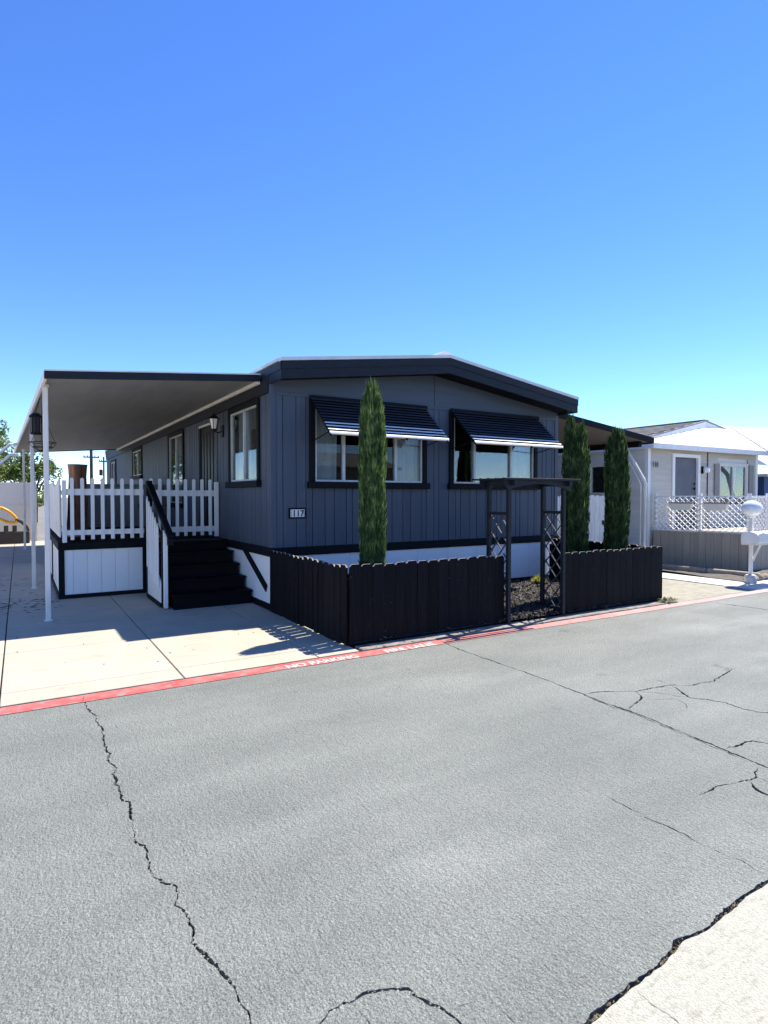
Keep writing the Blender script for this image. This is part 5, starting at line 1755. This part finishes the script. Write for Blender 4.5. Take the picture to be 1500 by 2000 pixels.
def leafy(name, label, x, y, zc, rx, rz, n, seed, mat, trunk=True, leaf=(.12, .26), group=None):
    r = np.random.default_rng(seed)
    o = thing(name, (x, y, 0), label, 'tree', group)
    if trunk:
        MB().tube([(x, y, 0), (x + .1, y, zc * .5), (x, y, zc)], .22, 9, r1=.08).build('trunk', M['twig'], o)
        for k in range(6):
            a_ = k * 1.05
            MB().tube([(x, y, zc * .55), (x + rx * .4 * math.cos(a_), y + rx * .4 * math.sin(a_), zc), (x + rx * .7 * math.cos(a_), y + rx * .7 * math.sin(a_), zc + rz * .4)], .07, 6, r1=.02).build('limb', M['twig'], o)
    nb = 34
    u = r.normal(0, 1, (nb, 3)); u /= np.linalg.norm(u, axis=1)[:, None]
    bl = u * (r.uniform(.35, .92, nb) ** .6)[:, None] * np.array([rx, rx, rz]) + np.array([x, y, zc])
    br = r.uniform(.22, .42, nb) * min(rx, rz)
    w_ = r.integers(0, nb, n)
    du = r.normal(0, 1, (n, 3)); du /= np.linalg.norm(du, axis=1)[:, None]
    c_ = bl[w_] + du * (br[w_] * r.uniform(.3, 1.0, n) ** .4)[:, None]
    nr_ = du + r.normal(0, .5, (n, 3)) + np.array([0, 0, .4]); nr_ /= np.linalg.norm(nr_, axis=1)[:, None]
    t_ = np.cross(nr_, r.normal(0, 1, (n, 3))); t_ /= np.linalg.norm(t_, axis=1)[:, None]
    b2 = np.cross(nr_, t_)
    s_ = r.uniform(*leaf, n)[:, None] * .5
    vv = np.stack([c_ - t_ * s_, c_ + b2 * s_ * .55, c_ + t_ * s_, c_ - b2 * s_ * .55], 1).reshape(-1, 3)
    ff = np.arange(n * 4).reshape(-1, 4)
    me = bpy.data.meshes.new('crown')
    me.from_pydata(vv.tolist(), [], ff.tolist())
    me.materials.append(mat)
    link('crown', me, o)['kind'] = 'stuff'
    return o


leafy('broadleaf_tree', 'tall bright green tree behind the vinyl fence at far left', -2.6, 44, 4.0, 2.9, 3.1, 9000, 21, M['treeleaf'])
leafy('broadleaf_tree', 'smaller rounded green tree seen behind the carport posts', .75, 43, 2.6, 1.45, 1.75, 5000, 22, M['treeleaf'])
leafy('broadleaf_tree', 'distant dark tree above the white roof at far right', 34.2, 13.2, 4.5, 1.7, 1.6, 3500, 23, M['cypress_dark'])


def upole(label, x, y, h, arms, r_=.17):
    o = thing('utility_pole', (x, y, 0), label, 'utility pole', 'utility poles beyond the carport')
    MB().tube([(x, y, 0), (x, y, h)], r_, 8, r1=r_ * .75).build('pole', M['pole'], o)
    for z, w_ in arms:
        MB().box(x - w_, x + w_, y - .12, y - .0, z - .1, z + .1).build('crossarm', M['pole'], o)
        for k in (-.9, -.45, .45, .9):
            MB().lathe((x + k * w_, y - .06, 0), [(.06, z + .1), (.08, z + .2), (.05, z + .32)], 6).build('insulator', M['pole'], o)
    return o


upole('nearer utility pole with one wide crossarm over the pickets', 10.25, 110, 9.35, [(8.05, 1.2)], .30)
p2 = upole('slimmer utility pole carrying a transformer by the home', 12.35, 112, 8.3, [(7.5, .75)], .17)
MB().lathe((11.9, 112, 0), [(.25, 5.1), (.28, 5.2), (.28, 6.0), (.2, 6.15)], 8).build('transformer', M['pole'], p2)
MB().box(11.7, 12.2, 111.9, 112.0, 4.2, 4.35).build('bracket', M['pole'], p2)
# blue shed at far right
bs = thing('blue_shed', (22, 10.2, 0), 'blue painted shed wall glimpsed past the white home', 'shed')
MB().box(21.2, 26, 10.4, 12.5, .0, 2.25).build('wall', M['bluewall'], bs)
MB().box(21.0, 26.2, 10.2, 12.7, 2.251, 2.34).build('roof', M['roofwhite'], bs)
MB().box(21.9, 22.7, 10.37, 10.399, .05, 2.05).build('door', M['bluewall'], bs, bevel=.01)
MB().tube([(17.6, 7.2, 2.70), (18.4, 7.2, 2.25), (18.9, 7.2, 1.2), (18.9, 7.2, .0)], .06, 8).build('brace_post', M['white'], nh)

# homes across the street and to the left, outside the frame: they are what the windows mirror
def plain_home(label, x0, x1, y0, y1, wallmat, roofmat, face):
    o = thing('mobile_home', ((x0 + x1) / 2, (y0 + y1) / 2, 0), label, 'mobile home')
    MB().box(x0, x1, y0, y1, 0, 2.9).build('wall', wallmat, o)
    cx0, cy0 = (x0 + x1) / 2, (y0 + y1) / 2
    if face == 'x':
        pf_ = [(x0 - .3, 2.91), (x1 + .3, 2.91), (x1 + .3, 3.0), (cx0, 3.7), (x0 - .3, 3.0)]
        MB().prism(pf_, lambda a_, b_, t: (a_, t, b_), y0 - .3, y1 + .3).build('roof', roofmat, o)
        for k in range(4):
            yy = y0 + 1.5 + k * 4
            MB().box(x1 + .001, x1 + .03, yy, yy + 1.4, 1.5, 2.5).build('window', M['greydoor'], o)
    else:
        pf_ = [(y0 - .3, 2.91), (y1 + .3, 2.91), (y1 + .3, 3.0), (cy0, 3.9), (y0 - .3, 3.0)]
        MB().prism(pf_, lambda a_, b_, t: (t, a_, b_), x0 - .3, x1 + .3).build('roof', roofmat, o)
        for k in range(4):
            xx = x0 + 1.2 + k * 3.2
            MB().box(xx, xx + 1.5, y1 + .001, y1 + .03, 1.3, 2.4).build('window', M['greydoor'], o)
    return o


plain_home('brown home across the street behind the viewer', 3.0, 16.0, -16.0, -9.5, M['tan'], M['shingle'], 'y')
plain_home('pale home on the next lot left of the driveway', -11.5, -6.2, 9.0, 24.0, M['lap'], M['roofwhite'], 'x')

dl = MB()
for i in range(150):
    if i < 110:
        x, y = random.uniform(-.55, .5), random.gauss(10.2, .35) if i < 70 else random.uniform(9.4, 13.5)
    else:
        x, y = random.uniform(-.5, 2.9), random.uniform(5.5, 10.3)
    r_ = random.uniform(.008, .03) if i < 110 else random.uniform(.004, .011)
    a_ = random.uniform(-.5, .5) if i < 110 else random.uniform(0, 6.28)
    ca, sa = math.cos(a_), math.sin(a_)
    def Q(p, q_, z): return (x + r_ * (p * ca - q_ * sa), y + r_ * (p * sa + q_ * ca), .0125 + z)
    dl.poly([Q(-2.2, 0, .001), Q(-.3, .55, .004), Q(2.0, .1, .001), Q(.2, -.6, .003), Q(0, 0, .008)], [(0, 1, 4), (1, 2, 4), (2, 3, 4), (3, 0, 4)])
struct(dl.build('driveway_litter', M['litter']), 'stuff', 'dark leaf litter and crumbs scattered on the driveway slabs')
